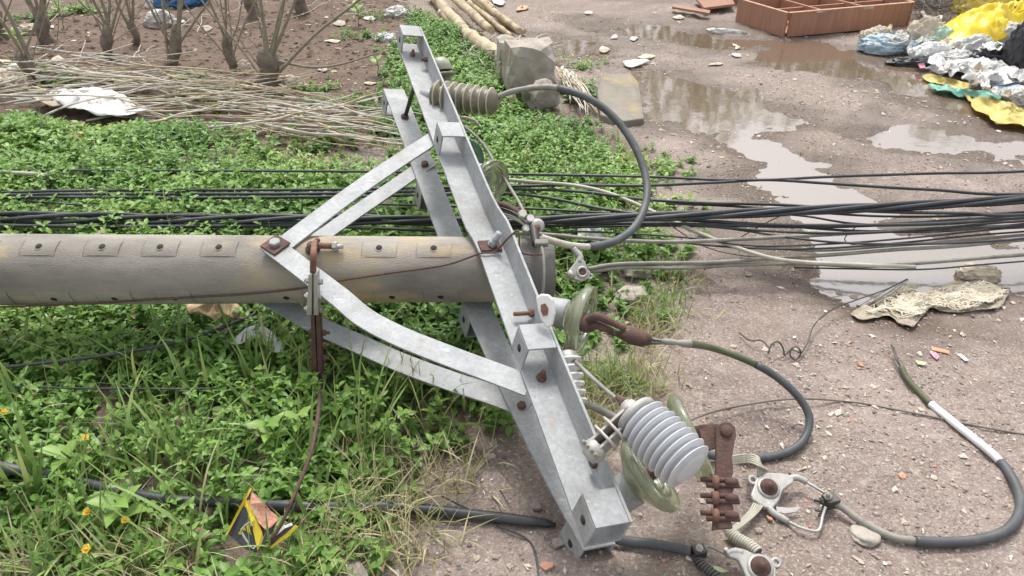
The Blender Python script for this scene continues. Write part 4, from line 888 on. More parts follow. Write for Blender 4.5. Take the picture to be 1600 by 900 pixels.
# ================================================================== BACKGROUND: stumps, sticks, logs, blocks
def stump(label, px, py, h, r, shoots, lean=(0, 0)):
    p = G(px, py); th = thing('mulberry_stump', p, label, 'stump', None)
    b = MB(); P = []; rr = []
    for i in range(9):
        t = i / 8; P.append(p + Vector((lean[0] * t + 0.012 * math.sin(t * 7 + px), lean[1] * t + 0.01 * math.cos(t * 6), h * 0.82 * t - 0.03 * (1 - t)))); rr.append(r * 0.85 * (1.25 - 0.35 * t + 0.10 * math.exp(-((t - 0.75) / 0.2) ** 2) - (0.25 if i == 8 else 0)))
    b.tube(P, rr, 14)
    for i, v in enumerate(b.v):
        nv = mnoise.noise(v * 14) * 0.5 + mnoise.noise(v * 45) * 0.30; c = P[min(i // 14, 8)]; b.v[i] = c + (v - c) * (1 + nv)
    b.build('trunk', M_bark, th)
    r_ex = random.Random(px)
    for s in list(shoots) + [(r_ex.gauss(0.05, 0.38), r_ex.gauss(0, 0.2), r_ex.uniform(0.35, 1.0), r_ex.uniform(0.003, 0.0065), r_ex.gauss(0, 0.05)) for _ in range(4)]:
        dx, dy, dz, r0, bend = s; t0 = random.uniform(0.30, 0.98); q = P[int(t0 * 8)]; d = Vector((dx, dy, dz))
        side = d.cross(Vector((0, 1, 0.3))).normalized() * bend; L = d.length
        jn = lambda k: Vector((r_ex.gauss(0, k), r_ex.gauss(0, k), 0)); pts = [q - d * 0.03, q + d * 0.10 + side * 0.2 + jn(0.006), q + d * 0.4 + side + jn(0.015), q + d * 0.72 + side * 0.7 + jn(0.015), q + d * 1.15]
        b = MB(); b.tube(crom(pts, 5), [r0 * 1.05, r0 * 0.8, r0 * 0.68, r0 * 0.55, r0 * 0.35], 8); b.build('shoot', M_shoot, th)
    return th
stump('thick gnarled mulberry stump with long shoots fanning to the right', 424, 140, 0.28, 0.052, [(0.10,-0.05,0.95,0.014,0.02),(0.55,0.1,0.85,0.012,0.03),(0.42,0.05,0.80,0.011,0.02),(0.80,0.05,0.62,0.012,0.03),(0.32,0,0.95,0.012,-0.03),(-0.35,0.1,0.55,0.009,0.03),(0.55,-0.05,0.05,0.011,-0.07)], (0.0, 0.02))
b = MB(); b.tube(crom([G(372,134,.02), G(400,124,.05), G(430,104,.09), G(450,92,.14)], 5), [0.02,0.017,0.015,0.011], 10); tag(b.build('fallen_branch', M_shoot), 'fallen crooked branch leaning against the thick gnarled stump', 'branch')
stump('slim pitted mulberry stump with two upright shoots', 364, 112, 0.27, 0.032, [(-0.03,0,1.0,0.010,0.02),(0.06,0,0.9,0.010,-0.02),(0.35,0.1,0.5,0.008,0.03)], (0.0, 0.02))
stump('forked mulberry stump leaning right with a thick arm', 262, 112, 0.34, 0.034, [(0.35,0.1,0.9,0.016,0.02),(0.02,0,1.0,0.011,-0.04),(0.6,0.1,0.6,0.010,0.02),(-0.2,0,0.9,0.010,0.02)], (0.12, 0.03))
stump('mulberry stump with many straight shoots beside white rubbish', 78, 66, 0.26, 0.045, [(-0.30,0,0.9,0.016,0.02),(-0.10,0,0.95,0.014,0.02),(0.28,0,0.9,0.015,-0.02),(0.04,0.1,0.9,0.012,0.02),(0.5,0.1,0.7,0.011,0.0)], (-0.02, 0))
stump('mulberry stump whose stems bow out from its foot', 62, 126, 0.20, 0.036, [(-0.28,0.05,0.85,0.016,-0.10),(-0.42,0.1,0.7,0.014,-0.06),(0.45,0,0.6,0.009,0.03)], (-0.05, 0))
stump('mulberry stump hung with thin grey stems near the bare soil', 172, 92, 0.26, 0.036, [(0.12,0,0.95,0.013,0.02),(0.20,0.1,0.9,0.011,-0.02),(0.5,0,0.7,0.011,0.02),(-0.15,0,0.9,0.011,0.0)], (0.03, 0))
stump('mulberry stump with three stems close to the blue bag', 212, 70, 0.2, 0.03, [(0.05,0,1.0,0.011,0.01),(0.30,0,0.9,0.012,-0.02),(-0.1,0,0.9,0.010,0.02)], (0.02, 0))
stump('short dark mulberry stump at the far edge of the bare soil', 474, 22, 0.32, 0.045, [(0.05,0,0.9,0.012,0.02),(-0.3,0,0.8,0.010,0.02)], (0, 0))
stump('thick dark mulberry stump at the far edge next to another', 398, 26, 0.34, 0.05, [(0.1,0,0.9,0.013,0.02),(0.4,0,0.8,0.010,0.02)], (0, 0))
stump('mulberry stump standing alone left of the stick pile', 8, 62, 0.26, 0.035, [(0.05,0,0.9,0.014,0.02),(-0.2,0,0.8,0.012,0.02)], (0, 0))
# stick pile
smeshes = []
for k in range(9):
    b = MB(); n = 7; L = 1.0; pts = [Vector((L * (i / (n - 1) - 0.5), 0.012 * math.sin(i * 1.1 + k) * (0.4 + 0.1 * k), 0.007 * math.sin(i * 1.7 + 2 * k))) for i in range(n)]
    b.tube(crom(pts, 2), [0.0052, 0.0045, 0.0038, 0.0024], 6); me = bpy.data.meshes.new('stick'); me.from_pydata([v[:] for v in b.v], [], b.f); me.polygons.foreach_set('use_smooth', b.sm); me.materials.append(M_stick if k % 4 else M_bam); smeshes.append(me)
def stick(a, c, k, rs, label, group, name='stick', me=None):
    o = bpy.data.objects.new(name, me or smeshes[k % len(smeshes)]); COL.objects.link(o); d = c - a
    o.location = (a + c) / 2; q = d.to_track_quat('X', 'Z'); o.rotation_mode = 'QUATERNION'; o.rotation_quaternion = q; o.scale = (d.length, rs, rs)
    return tag(o, label, 'stick', group)
for i in range(165):
    t = random.random(); cx = 60 + 520 * t; cy = 132 + 74 * t * t + 26 * t + random.gauss(0, 19) * (1.1 - 0.45 * abs(t - 0.5)); cy = min(max(cy, 112), 238)
    p = G(cx, cy); L = random.uniform(0.5, 1.3) * (1 - 0.25 * t); an = random.gauss(-0.22, 0.24) if random.random() < 0.78 else random.gauss(0.5, 0.35)
    z = 0.02 + abs(random.gauss(0.05, 0.04)); dv = Vector((math.cos(an), math.sin(an), random.gauss(0, 0.03))) * L / 2
    stick(p - dv + Vector((0, 0, z)), p + dv + Vector((0, 0, z)), i, random.uniform(0.6, 1.35), 'thin dry cut stem in the stick pile in front of the mulberry stumps', 'dry stems of the stick pile')
for i in range(40):
    px, py = random.choice([(random.uniform(0, 330), random.uniform(20, 110)), (random.uniform(300, 640), random.uniform(0, 60)), (random.uniform(650, 760), random.uniform(60, 100))])
    p = G(px, py); an = random.uniform(0, 3.14); L = random.uniform(0.15, 0.6); dv = Vector((math.cos(an), math.sin(an), random.gauss(0, 0.12))) * L / 2
    stick(p - dv + Vector((0, 0, 0.03)), p + dv + Vector((0, 0, 0.05)), i, random.uniform(0.5, 1.0), 'loose dry twig scattered on the soil among the stumps', 'loose twigs on the soil')
# pale logs
for i, (x0, y0, x1, y1, r, zz) in enumerate([(676,-8,738,62,.042,.05),(735,58,788,92,.050,.05),(702,-10,768,48,.028,.10),(722,-14,800,40,.026,.06),(738,-8,812,48,.024,.08),(746,-8,772,14,.02,.10),(712,-6,760,38,.022,.04),(690,20,742,70,.03,.03),(760,30,820,50,.018,.03),(733,4,800,58,.02,.04)]):
    a_, c_ = G(x0, y0, zz), G(x1, y1, zz); b = MB(); n = 14; pts = [a_.lerp(c_, k / n) + Vector((0, 0, 0.002 * math.sin(k * 0.9 + i))) for k in range(n + 1)]
    b.tube(pts, [r * (1.05 - 0.15 * k / n + 0.015 * math.sin(k * 2.1 + i)) for k in range(n + 1)], 12)
    b.v = [v + Vector((mnoise.noise(v * 22), mnoise.noise(v * 22 + Vector((9, 0, 0))), mnoise.noise(v * 22 + Vector((0, 9, 0))))) * r * 0.24 for v in b.v]
    o = b.build('log', M_bam); tag(o, ['stout pale log with peeling bark running off behind the slim poles', 'short stout log whose end meets the masonry block'][i] if i < 2 else 'slim pale pole in the stack of cut logs beside the track', 'log', None if i < 2 else 'slim pale poles in the log stack')
def rock(name, label, cat, p, sx, sy, sz, m, seed=0, rz=0.0, cut=0.55, group=None, rough=0.35, tilt=(0, 0)):
    bm = bmesh.new(); bmesh.ops.create_icosphere(bm, subdivisions=3, radius=1.0); M3 = Matrix.Rotation(rz, 3, 'Z') @ Matrix.Rotation(tilt[0], 3, 'X') @ Matrix.Rotation(tilt[1], 3, 'Y')
    for v in bm.verts:
        c = v.co.copy(); mx = max(abs(c.x), abs(c.y), abs(c.z)); c = c.lerp(c / mx, cut)
        c *= 1 + rough * mnoise.noise(v.co * 1.6 + Vector((seed, 3.1 * seed, 0))) + 0.10 * mnoise.noise(v.co * 6 + Vector((seed, 0, 0)))
        v.co = M3 @ Vector((c.x * sx, c.y * sy, c.z * sz))
    mz = min(v.co.z for v in bm.verts)
    for v in bm.verts: v.co.z -= mz
    me = bpy.data.meshes.new(name); bm.to_mesh(me); bm.free(); me.materials.append(m)
    me.polygons.foreach_set('use_smooth', [cut < 0.3] * len(me.polygons))
    o = bpy.data.objects.new(name, me); COL.objects.link(o); o.location = p - Vector((0, 0, sz * 0.12)); return tag(o, label, cat, group)
rock('concrete_block', 'squat broken masonry block with an earthy brown top beside the log stack', 'block', G(826,158) + Vector((0, 0.12, 0)), 0.135, 0.12, 0.15, M_block, 2, 0.2, 0.8, rough=0.12)
rock('concrete_block', 'grey broken lump lying against the foot of the masonry block', 'block', G(846,172), 0.09, 0.07, 0.07, M_stone, 5, 0.5, 0.6)
rock('concrete_block', 'narrow weathered block wedged on the left side of the masonry block', 'block', G(793,128), 0.06, 0.08, 0.13, M_block, 9, 0.1, 0.8, rough=0.12)
b = MB(); sl = [G(940,122,.05), G(985,120,.045), G(998,136,.03), G(1006,192,.012), G(975,196,.014), G(938,186,.02), G(932,150,.03)]
b.prism(sl, Vector((0, -0.05, 1)), 0.05); tag(b.build('stone_slab', M_slab, bevel=0.008), 'flat mossy stone slab lying at the edge of the track near the brown puddle', 'slab')
for i in range(46):
    t = random.random(); a_ = G(868 + 30 * t + random.uniform(-4, 8), 108 + 20 * t + random.uniform(-10, 6), 0.05 + 0.06 * random.random()); c_ = G(905 + 36 * t + random.uniform(-25, 8), 150 + 28 * t + random.uniform(-8, 8), 0.03 + 0.03 * random.random())
    stick(a_, c_, i, random.uniform(0.7, 1.2), 'thin brown stem in the bundle behind the masonry block', 'stem bundle behind the masonry block')
for i in range(26):
    p = G(random.uniform(795, 850), random.uniform(66, 92), 0.05 + 0.1 * random.random()); an = random.gauss(0.1, 0.6); dv = Vector((math.cos(an), math.sin(an), random.gauss(0, .1))) * random.uniform(0.08, 0.2)
    stick(p - dv, p + dv, i, random.uniform(0.8, 1.6), 'dark root-like twig matted on top of the masonry block', 'twigs matted on the masonry block', me=None)
rock('stone', 'tan flat stone in the grass right of the pole tip', 'stone', G(985,468), 0.055, 0.035, 0.022, M_stonep, 3, 0.3, 0.3)
rock('stone', 'orange-tan stone beside the grey lines at the weed edge', 'stone', G(995,432), 0.05, 0.03, 0.018, M_slab, 4, 0.1, 0.3)
rock('stone', 'pale flat stone trodden into the road near the light grey cable end', 'stone', G(1350,838), 0.032, 0.030, 0.008, M_stonep, 6, 0.3, 0.2)
rock('stone', 'grey angular stone between the hose tip and the cross-arm', 'stone', G(872,852), 0.016, 0.012, 0.008, M_stone, 8, 0.2, 0.4)
rock('stone', 'small grey stone beside the tapered hose end', 'stone', G(838,795), 0.012, 0.01, 0.008, M_stone, 9, 0.2, 0.4)
b = MB(); b.prism([G(*q, .012) for q in [(520,905),(526,876),(556,870),(572,892),(582,915)]], Vector((0, -0.08, 1)), 0.02); tag(b.build('stone_slab', M_stone, bevel=0.004), 'grey stone slab corner poking out of the dry grass', 'slab')
def shard(label, pts, m, cat='shard', th=0.006, z=0.006):
    b = MB(); b.prism([G(x, y, z + 0.002 * (i % 2)) for i, (x, y) in enumerate(pts)], Vector((0, 0, 1)), th); return tag(b.build('litter_' + cat.split()[0] if cat != 'shard' else 'brick_shard', m), label, cat)
shard('orange brick shard on bare soil by the lower cross-arm end', [(842,884),(850,879),(866,880),(864,886),(852,892)], M_brick)
shard('flat orange scrap lying beside the pink scrap', [(1455,541),(1483,548),(1484,553),(1456,547)], M_orgp, 'scrap', 0.0014)
shard('bright pink scrap of plastic between orange and lime scraps', [(1452,550),(1462,550),(1468,558),(1464,562),(1458,557)], M_pink, 'scrap', 0.0014)
shard('white scrap with a dark edge on the gravel', [(1495,553),(1502,553),(1514,563),(1508,564)], M_plw, 'scrap', 0.0014)
shard('lime green scrap below the pink one', [(1430,563),(1448,566),(1445,571),(1434,569)], M_lime, 'scrap', 0.0014)
shard('small orange chip left of the cut cable end', [(1340,566),(1348,570),(1350,574),(1343,572)], M_brick)
shard('orange chip on the ground near the strain clamp tongue', [(1197,806),(1206,810),(1208,815),(1200,812)], M_brick)
shard('green leaf lying beside the black spring', [(1114,884),(1124,886),(1138,893),(1128,895),(1116,890)], M_lime, 'leaf', 0.002)

# ------------------------------------------------------------------ crumpled rubbish
def bag(name, label, cat, px, py, sx, sy, sz, m, seed=1, rz=0.0, amp=0.45, freq=2.2, zoff=0.0, group=None):
    bm = bmesh.new(); bmesh.ops.create_icosphere(bm, subdivisions=5, radius=1.0); M3 = Matrix.Rotation(rz, 3, 'Z'); sd = Vector((seed * 7.3, seed * 3.7, seed * 1.9))
    for v in bm.verts:
        c = v.co.copy(); n1_ = 1 - abs(mnoise.noise(c * freq + sd)) * 2; n2_ = 1 - abs(mnoise.noise(c * freq * 2.3 + sd)) * 2; n3_ = mnoise.noise(c * 1.1 + sd)
        n4_ = 1 - abs(mnoise.noise(c * freq * 5.1 + sd)) * 2; c *= 0.78 + amp * (0.42 * n1_ + 0.34 * n2_ + 0.16 * n4_ + 0.6 * n3_); c.z = max(c.z, -0.35)
        v.co = M3 @ Vector((c.x * sx, c.y * sy, (c.z + 0.35) * sz))
    me = bpy.data.meshes.new(name); bm.to_mesh(me); bm.free(); me.materials.append(m); me.polygons.foreach_set('use_smooth', [True] * len(me.polygons))
    o = bpy.data.objects.new(name, me); COL.objects.link(o); o.location = G(px, py) + Vector((0, 0, zoff - 0.01)); return tag(o, label, cat, group)
def film(name, label, cat, pts, m, amp=0.04, freq=9, z0=0.01, seed=0, rings=12, th=0.0015, ridge=True, dome=0.0, zl=0.0):
    P = [G(x, y, z0) for x, y in pts]; P = crom(P + [P[0]], 6)[:-1]; n = len(P); c = sum(P, Vector()) / n; b = MB(); vs = []
    for i in range(1, rings + 1):
        for p in P:
            q = c.lerp(p, i / rings); q = q + Vector((mnoise.noise(q * 7 + Vector((seed, 0, 0))), mnoise.noise(q * 7 + Vector((0, seed, 5))), 0)) * 0.03
            w = Vector((q.x, q.y, seed * 1.7)); a = mnoise.noise(w * freq); a2 = mnoise.noise(w * freq * 2.7)
            h = (1 - abs(a) * 2) * 0.6 + (1 - abs(a2) * 2) * 0.4 if ridge else 0.5 + a
            q.z = gz(q.x, q.y) + z0 + max(0, h) * amp * (1 - 0.55 * i / rings) + dome * (1 - (i / rings) ** 2) + zl; vs.append(q)
    cz = Vector((c.x, c.y, sum(v.z for v in vs[:n]) / n)); vs.append(cz); k = len(vs) - 1
    fs = [(k, j, (j + 1) % n) for j in range(n)] + [(i * n + j, (i + 1) * n + j, (i + 1) * n + (j + 1) % n, i * n + (j + 1) % n) for i in range(rings - 1) for j in range(n)]
    b.add(vs, fs, True); return tag(b.build(name, m, solid=th), label, cat)
film('plastic_sheet', 'large crumpled white plastic sheet on the stick pile', 'plastic sheet', [(78,150),(130,142),(170,150),(215,168),(240,178),(190,186),(140,184),(100,172)], M_plw, 0.10, 6, 0.05, 1)
film('plastic_sheet', 'dirty cream sheet beside the white one on the sticks', 'plastic sheet', [(55,152),(90,148),(115,158),(95,170),(62,165)], M_plb, 0.06, 7, 0.05, 2)
bag('cloth_bundle', 'dirty pink and white bundle at the end of the stick pile', 'bundle', 12, 142, 0.13, 0.09, 0.09, M_plb, 3)
bag('plastic_bag', 'white bag snagged under the bowed mulberry stems', 'plastic bag', 32, 116, 0.08, 0.05, 0.05, M_plw, 4)
bag('plastic_bag', 'round grubby white bag on the soil between two stumps', 'plastic bag', 250, 40, 0.11, 0.07, 0.09, M_plg, 5)
bag('plastic_bag', 'blue and dark bag on the soil behind the stumps', 'plastic bag', 283, 8, 0.2, 0.1, 0.12, M_dblu, 6)
bag('plastic_bag', 'torn white bag beside the blue bag', 'plastic bag', 245, 10, 0.08, 0.06, 0.08, M_plw, 7)
bag('cloth_bundle', 'cream rag bundle at the foot of the thick gnarled stump', 'bundle', 456, 138, 0.085, 0.05, 0.06, M_plb, 8)
bag('cloth_bundle', 'cream rag wedged between two stumps', 'bundle', 384, 114, 0.05, 0.04, 0.06, M_plb, 9)
bag('plastic_bag', 'grubby pale bag at the end of the sticks beside the weeds', 'plastic bag', 510, 180, 0.07, 0.04, 0.04, M_plg, 10)
bag('cloth_bundle', 'yellowish rag at the right end of the stick pile', 'bundle', 548, 186, 0.065, 0.04, 0.04, M_plb, 11)
bag('plastic_bag', 'dirty white bag on the soil next to the far logs', 'plastic bag', 622, 26, 0.10, 0.07, 0.06, M_plg, 12)
bag('plastic_bag', 'small white bag behind the tip of the far cross-arm box', 'plastic bag', 602, 62, 0.07, 0.05, 0.04, M_plw, 13)
bag('cloth_bundle', 'tan rag lump on the soil at the far stumps', 'bundle', 45, 52, 0.10, 0.07, 0.05, M_plb, 14)
bag('plastic_bag', 'knotted white bag scrap in the weeds below the big cable loop', 'plastic bag', 800, 168, 0.025, 0.02, 0.07, M_plb, 15)
film('plastic_sheet', 'clear bag lying in the weeds under the tall cable loop', 'plastic sheet', [(892,362),(900,352),(926,350),(936,364),(934,376),(912,380),(896,376)], M_clear, 0.05, 12, 0.06, 16)
bag('plastic_bag', 'pale bag scrap on the weeds beside the single black line', 'plastic bag', 886, 280, 0.04, 0.025, 0.05, M_plb, 17)
bag('plastic_bag', 'white litter scrap at the left edge of the road beside the lines', 'plastic bag', 1020, 322, 0.06, 0.03, 0.02, M_plw, 18)
film('plastic_sheet', 'white torn plastic lying in the weeds below the pole', 'plastic sheet', [(352,540),(378,532),(392,516),(410,514),(428,522),(440,540),(436,556),(420,552),(404,530),(380,545)], M_plw, 0.035, 16, 0.085, 19, th=0.001)
film('paper_bag', 'crumpled brown paper under the pole', 'paper', [(300,500),(302,476),(340,474),(372,476),(370,498),(345,506),(320,502)], M_carton, 0.06, 14, 0.09, 20)
film('paper_bag', 'small pinkish paper scrap below the brown paper', 'paper', [(335,512),(352,504),(366,508),(360,518),(345,520)], M_plb, 0.02, 18, 0.09, 21)

# ------------------------------------------------------------------ rubbish heap on the right
film('plastic_sheet', 'bright yellow plastic sack spread over the rubbish heap', 'plastic sack', [(1452,72),(1456,56),(1480,44),(1530,36),(1600,20),(1680,10),(1690,44),(1620,50),(1570,66),(1530,78),(1490,82)], M_yel, 0.13, 5.5, 0.03, 31, 22, 0.003, dome=0.09)
bag('plastic_bag', 'dusty cream sack folded into the yellow sheet', 'plastic bag', 1522, 40, 0.20, 0.10, 0.13, M_yelp, 32, zoff=0.10)
bag('plastic_bag', 'dark leafy clump on top of the yellow sheet', 'plastic bag', 1560, 20, 0.14, 0.08, 0.10, mat('dark_leaf', (0.05,0.085,0.03), (0.03,0.05,0.02), 30, 0.7), 33, zoff=0.2)
bag('plastic_bag', 'pale blue bag half in the brown puddle', 'plastic bag', 1384, 78, 0.17, 0.10, 0.08, M_blu, 34, -0.2)
bag('plastic_bag', 'cream lump on top of the pale blue bag', 'plastic bag', 1368, 62, 0.10, 0.06, 0.07, M_plb, 35)
bag('plastic_bag', 'translucent tan bag left of the yellow sack', 'plastic bag', 1438, 72, 0.13, 0.08, 0.13, M_plb, 36)
bag('plastic_bag', 'mint green bag below the yellow sack', 'plastic bag', 1466, 78, 0.10, 0.06, 0.10, M_mint, 37)
bag('cloth_bundle', 'long grubby white rolled cloth on the heap', 'bundle', 1516, 88, 0.17, 0.07, 0.11, M_plg, 38, 0.12, 0.25)
bag('plastic_bag', 'white plastic roll in front of the mint bag', 'plastic bag', 1452, 92, 0.13, 0.06, 0.09, M_plw, 39, -0.1, 0.3)
bag('plastic_bag', 'grey white bag between the rolls', 'plastic bag', 1490, 98, 0.14, 0.07, 0.06, M_plg, 40)
bag('plastic_bag', 'large black bag behind the white crumpled sheet', 'plastic bag', 1555, 100, 0.20, 0.10, 0.09, M_blkp, 41)
bag('plastic_bag', 'tall black bag at the edge of the heap', 'plastic bag', 1600, 108, 0.14, 0.10, 0.28, M_blkp, 42)
bag('plastic_bag', 'grey striped bag below the yellow sack on the right', 'plastic bag', 1560, 70, 0.17, 0.08, 0.11, M_plg, 43)
bag('plastic_bag', 'white bag beside the tall black bag', 'plastic bag', 1600, 78, 0.10, 0.08, 0.16, M_plw, 44)
film('plastic_sheet', 'white crumpled sheet at the water edge of the heap', 'plastic sheet', [(1440,112),(1470,102),(1510,100),(1560,104),(1590,116),(1600,130),(1570,134),(1520,126),(1470,120)], M_plw, 0.09, 8, 0.02, 45, 12)
film('plastic_sheet', 'thin pale blue film trailing in the water by the heap', 'plastic sheet', [(1530,128),(1580,132),(1680,140),(1690,160),(1610,152),(1560,144)], M_blu, 0.03, 10, 0.012, 46)
film('plastic_sheet', 'teal plastic strip floating at the puddle edge', 'plastic sheet', [(1444,134),(1470,136),(1520,146),(1568,152),(1550,158),(1500,152),(1462,144)], M_tealp, 0.05, 16, 0.02, 47)
film('plastic_sheet', 'faded yellow film under the teal strip', 'plastic sheet', [(1442,118),(1470,122),(1510,132),(1516,140),(1480,138),(1450,130)], M_yelp, 0.04, 14, 0.015, 48)
film('plastic_sheet', 'mustard yellow film lying in the puddle at the heap', 'plastic sheet', [(1502,152),(1540,155),(1570,164),(1610,180),(1680,195),(1690,210),(1610,204),(1560,196),(1525,178)], M_yelp, 0.06, 13, 0.015, 49, 16)
bag('cloth_bundle', 'pinkish rag at the right end of the white sheet', 'bundle', 1588, 128, 0.07, 0.04, 0.05, mat('pink_rag', (0.62,0.36,0.32), (0.5,0.28,0.25), 12, 0.8), 50)
bag('plastic_bag', 'small white bag left of the plastic roll', 'plastic bag', 1428, 86, 0.04, 0.03, 0.04, M_plw, 51)
bag('cloth_bundle', 'dark sodden rag at the puddle edge below the bags', 'bundle', 1425, 100, 0.16, 0.06, 0.04, M_blkp, 52)
shard('magenta scrap on the dark sodden rag', [(1434,100),(1444,98),(1446,106),(1438,107)], M_pink, 'scrap', 0.004, 0.05)
bag('cloth_bundle', 'brown sodden clump on the heap beyond the mustard film', 'bundle', 1600, 160, 0.12, 0.06, 0.07, M_plg, 53)
film('plastic_sheet', 'white torn scrap on the mud near the brown puddle', 'plastic sheet', [(975,98),(1000,94),(1018,97),(1000,104),(980,105)], M_plw, 0.02, 12, 0.012, 54, 6)
film('plastic_sheet', 'flat white scrap on the track beyond the log stack', 'plastic sheet', [(766,-2),(786,2),(790,8),(772,6)], M_plw, 0.02, 12, 0.012, 55, 6)
film('plastic_sheet', 'orange scrap on the mud beyond the log stack', 'plastic sheet', [(808,12),(822,10),(826,15),(812,18)], M_orgp, 0.02, 12, 0.01, 56, 6)
bag('leaf_clump', 'white split bamboo sheath lying by the drawer corner', 'sheath', 1135, 52, 0.12, 0.03, 0.03, M_plg, 57, -0.3, 0.5)
r_h = random.Random(5)
for k in range(34):
    px, py = r_h.uniform(1395, 1600), r_h.uniform(58, 165); py = min(py, 60 + (px - 1380) * 0.5)
    c_ = r_h.choice([M_plw, M_plw, M_plg, M_clear, M_plb]); w_ = r_h.uniform(8, 20); h_ = r_h.uniform(3, 8)
    o = film('plastic_scrap', 'small pale plastic scrap strewn over the rubbish heap', 'plastic scrap', [(px + w_ * math.cos(t) * r_h.uniform(.6, 1.2), py + h_ * math.sin(t) * r_h.uniform(.6, 1.2)) for t in np.linspace(0, 5.4, 7)], c_, 0.07, 14, r_h.uniform(0.02, 0.10), 70 + k, 8, 0.001); o['group'] = 'pale scraps on the rubbish heap'
for k in range(26):
    px, py = r_h.choice([(r_h.uniform(0, 330), r_h.uniform(30, 150)), (r_h.uniform(440, 640), r_h.uniform(10, 190)), (r_h.uniform(900, 1200), r_h.uniform(20, 110))])
    w_ = r_h.uniform(5, 13); h_ = r_h.uniform(2, 5)
    o = film('paper_scrap', 'small pale scrap of paper or plastic lying on the soil or mud', 'scrap', [(px + w_ * math.cos(t) * r_h.uniform(.6, 1.2), py + h_ * math.sin(t) * r_h.uniform(.6, 1.2)) for t in np.linspace(0, 5.4, 7)], r_h.choice([M_plb, M_plb, M_plg, M_stonep]), 0.014, 16, 0.004, 120 + k, 5, 0.001); o['group'] = 'pale scraps on the soil and mud'
# drawers
def drawer(label, gl, gc, gr, h, th_=0.022, n_div=2):
    gb = gl + gr - gc; z = Vector((0, 0, 1)); dr = thing('furniture_frame', gc, label, 'furniture')
    def panel(a, c, name, hh=h, z0=0.0, t=th_, mm=M_wood):
        d = (c - a); u_ = d.normalized(); s_ = u_.cross(z).normalized(); b = MB(); b.box((a + c) / 2 + z * (z0 + hh / 2), d / 2, s_ * t / 2, z * hh / 2); return b.build(name, mm, dr, bevel=0.003)
    ins_ = lambda p, q, k: p + (q - p).normalized() * k
    panel(ins_(gc, gr, 0.024), ins_(gr, gc, 0.024), 'front_panel'); panel(ins_(gc, gl, 0.0), gl, 'side_panel'); panel(gr, ins_(gb, gr, 0.0), 'side_panel'); panel(ins_(gl, gb, 0.024), ins_(gb, gl, 0.024), 'back_panel')
    for k in range(1, n_div + 1): panel(ins_(gc.lerp(gr, k / (n_div + 1)), gl.lerp(gb, k / (n_div + 1)), 0.014), ins_(gl.lerp(gb, k / (n_div + 1)), gc.lerp(gr, k / (n_div + 1)), 0.014), 'divider', h * 0.6, h * 0.3, 0.016)
    panel(ins_(gc.lerp(gl, 0.5), gr.lerp(gb, 0.5), 0.014), ins_(gr.lerp(gb, 0.5), gc.lerp(gl, 0.5), 0.014), 'divider', h * 0.55, h * 0.28, 0.016)
    for a_, c_ in ((gc, gr), (gc, gl), (gl, gb), (gr, gb)):
        d = (c_ - a_); u_ = d.normalized(); s_ = u_.cross(z).normalized(); b = MB(); b.box((a_ + c_) / 2 + z * (h + 0.003), d / 2 * 0.985, s_ * 0.012, z * 0.0025); b.build('rim_strip', M_woodp, dr)
    b = MB(); c = (gl + gr) / 2; b.box(c + z * 0.02, (gr - gc) / 2 * 0.96, (gl - gc) / 2 * 0.96, z * 0.006); b.build('bottom_panel', M_wood, dr)
    for k in range(5):
        t = random.uniform(0.05, 0.9); p = gc.lerp(gr, t) + z * h * 0.97 + (gc - gl).normalized() * 0.013; b = MB(); b.box(p, (gr - gc).normalized() * random.uniform(0.02, 0.06), z * random.uniform(0.004, 0.009), (gc - gl).normalized() * 0.0015); b.build('peeled_veneer', M_plb, dr)
    return dr
drawer('open reddish-brown wooden drawer with peeling edges standing by the puddle', G(1150,34), G(1224,58), G(1418,40), 0.16)
def board(label, pts, th_=0.02, m=M_wood, z=0.02):
    b = MB(); b.prism([G(x, y, z) for x, y in pts], Vector((0, -0.1, 1)), th_); return tag(b.build('wooden_board', m, bevel=0.002), label, 'board')
board('flat reddish board on the ground left of the drawer', [(1085,-4),(1140,-8),(1148,8),(1100,14)], 0.02, M_wood, 0.05)
board('long thin reddish slat reaching toward the puddle', [(1052,8),(1110,18),(1108,22),(1050,12)], 0.018, M_wood, 0.04)
b = MB(); z = Vector((0, 0, 1)); a_, c_ = G(1142, 6), G(1352, -12); d = c_ - a_; b.box((a_ + c_) / 2 + z * 0.14, d / 2, d.normalized().cross(z) * 0.012, z * 0.14); tag(b.build('wooden_board', M_wood, bevel=0.003), 'upright reddish panel standing behind the open drawer', 'board')
for i, (x0, y0, x1, y1) in enumerate([(1396,56,1480,34),(1372,60,1420,66),(1440,22,1470,32),(1395,46,1405,58)]):
    a_, c_ = G(x0, y0, .05), G(x1, y1, .12); stick(a_, c_, i + 1, 3.0, 'thick stick lying between the drawer and the yellow sack', 'sticks by the rubbish heap')
# twig heap behind the yellow sack (nobody could count it)
b = MB()
for i in range(700):
    p = G(random.uniform(1412, 1600), random.uniform(-34, 18), random.uniform(0.0, 0.14)); an = random.uniform(0, 6.28); d = Vector((math.cos(an), math.sin(an), random.gauss(0, 0.5))) * random.uniform(0.08, 0.26)
    d.z *= 0.35; b.tube([p - d, p + Vector((0, 0, random.gauss(0.02, 0.03))), p + d], 0.0026, 4, False)
o = b.build('brushwood', M_twig); o['kind'] = 'stuff'; tag(o, 'grey tangle of brushwood behind the yellow sack', 'brushwood')
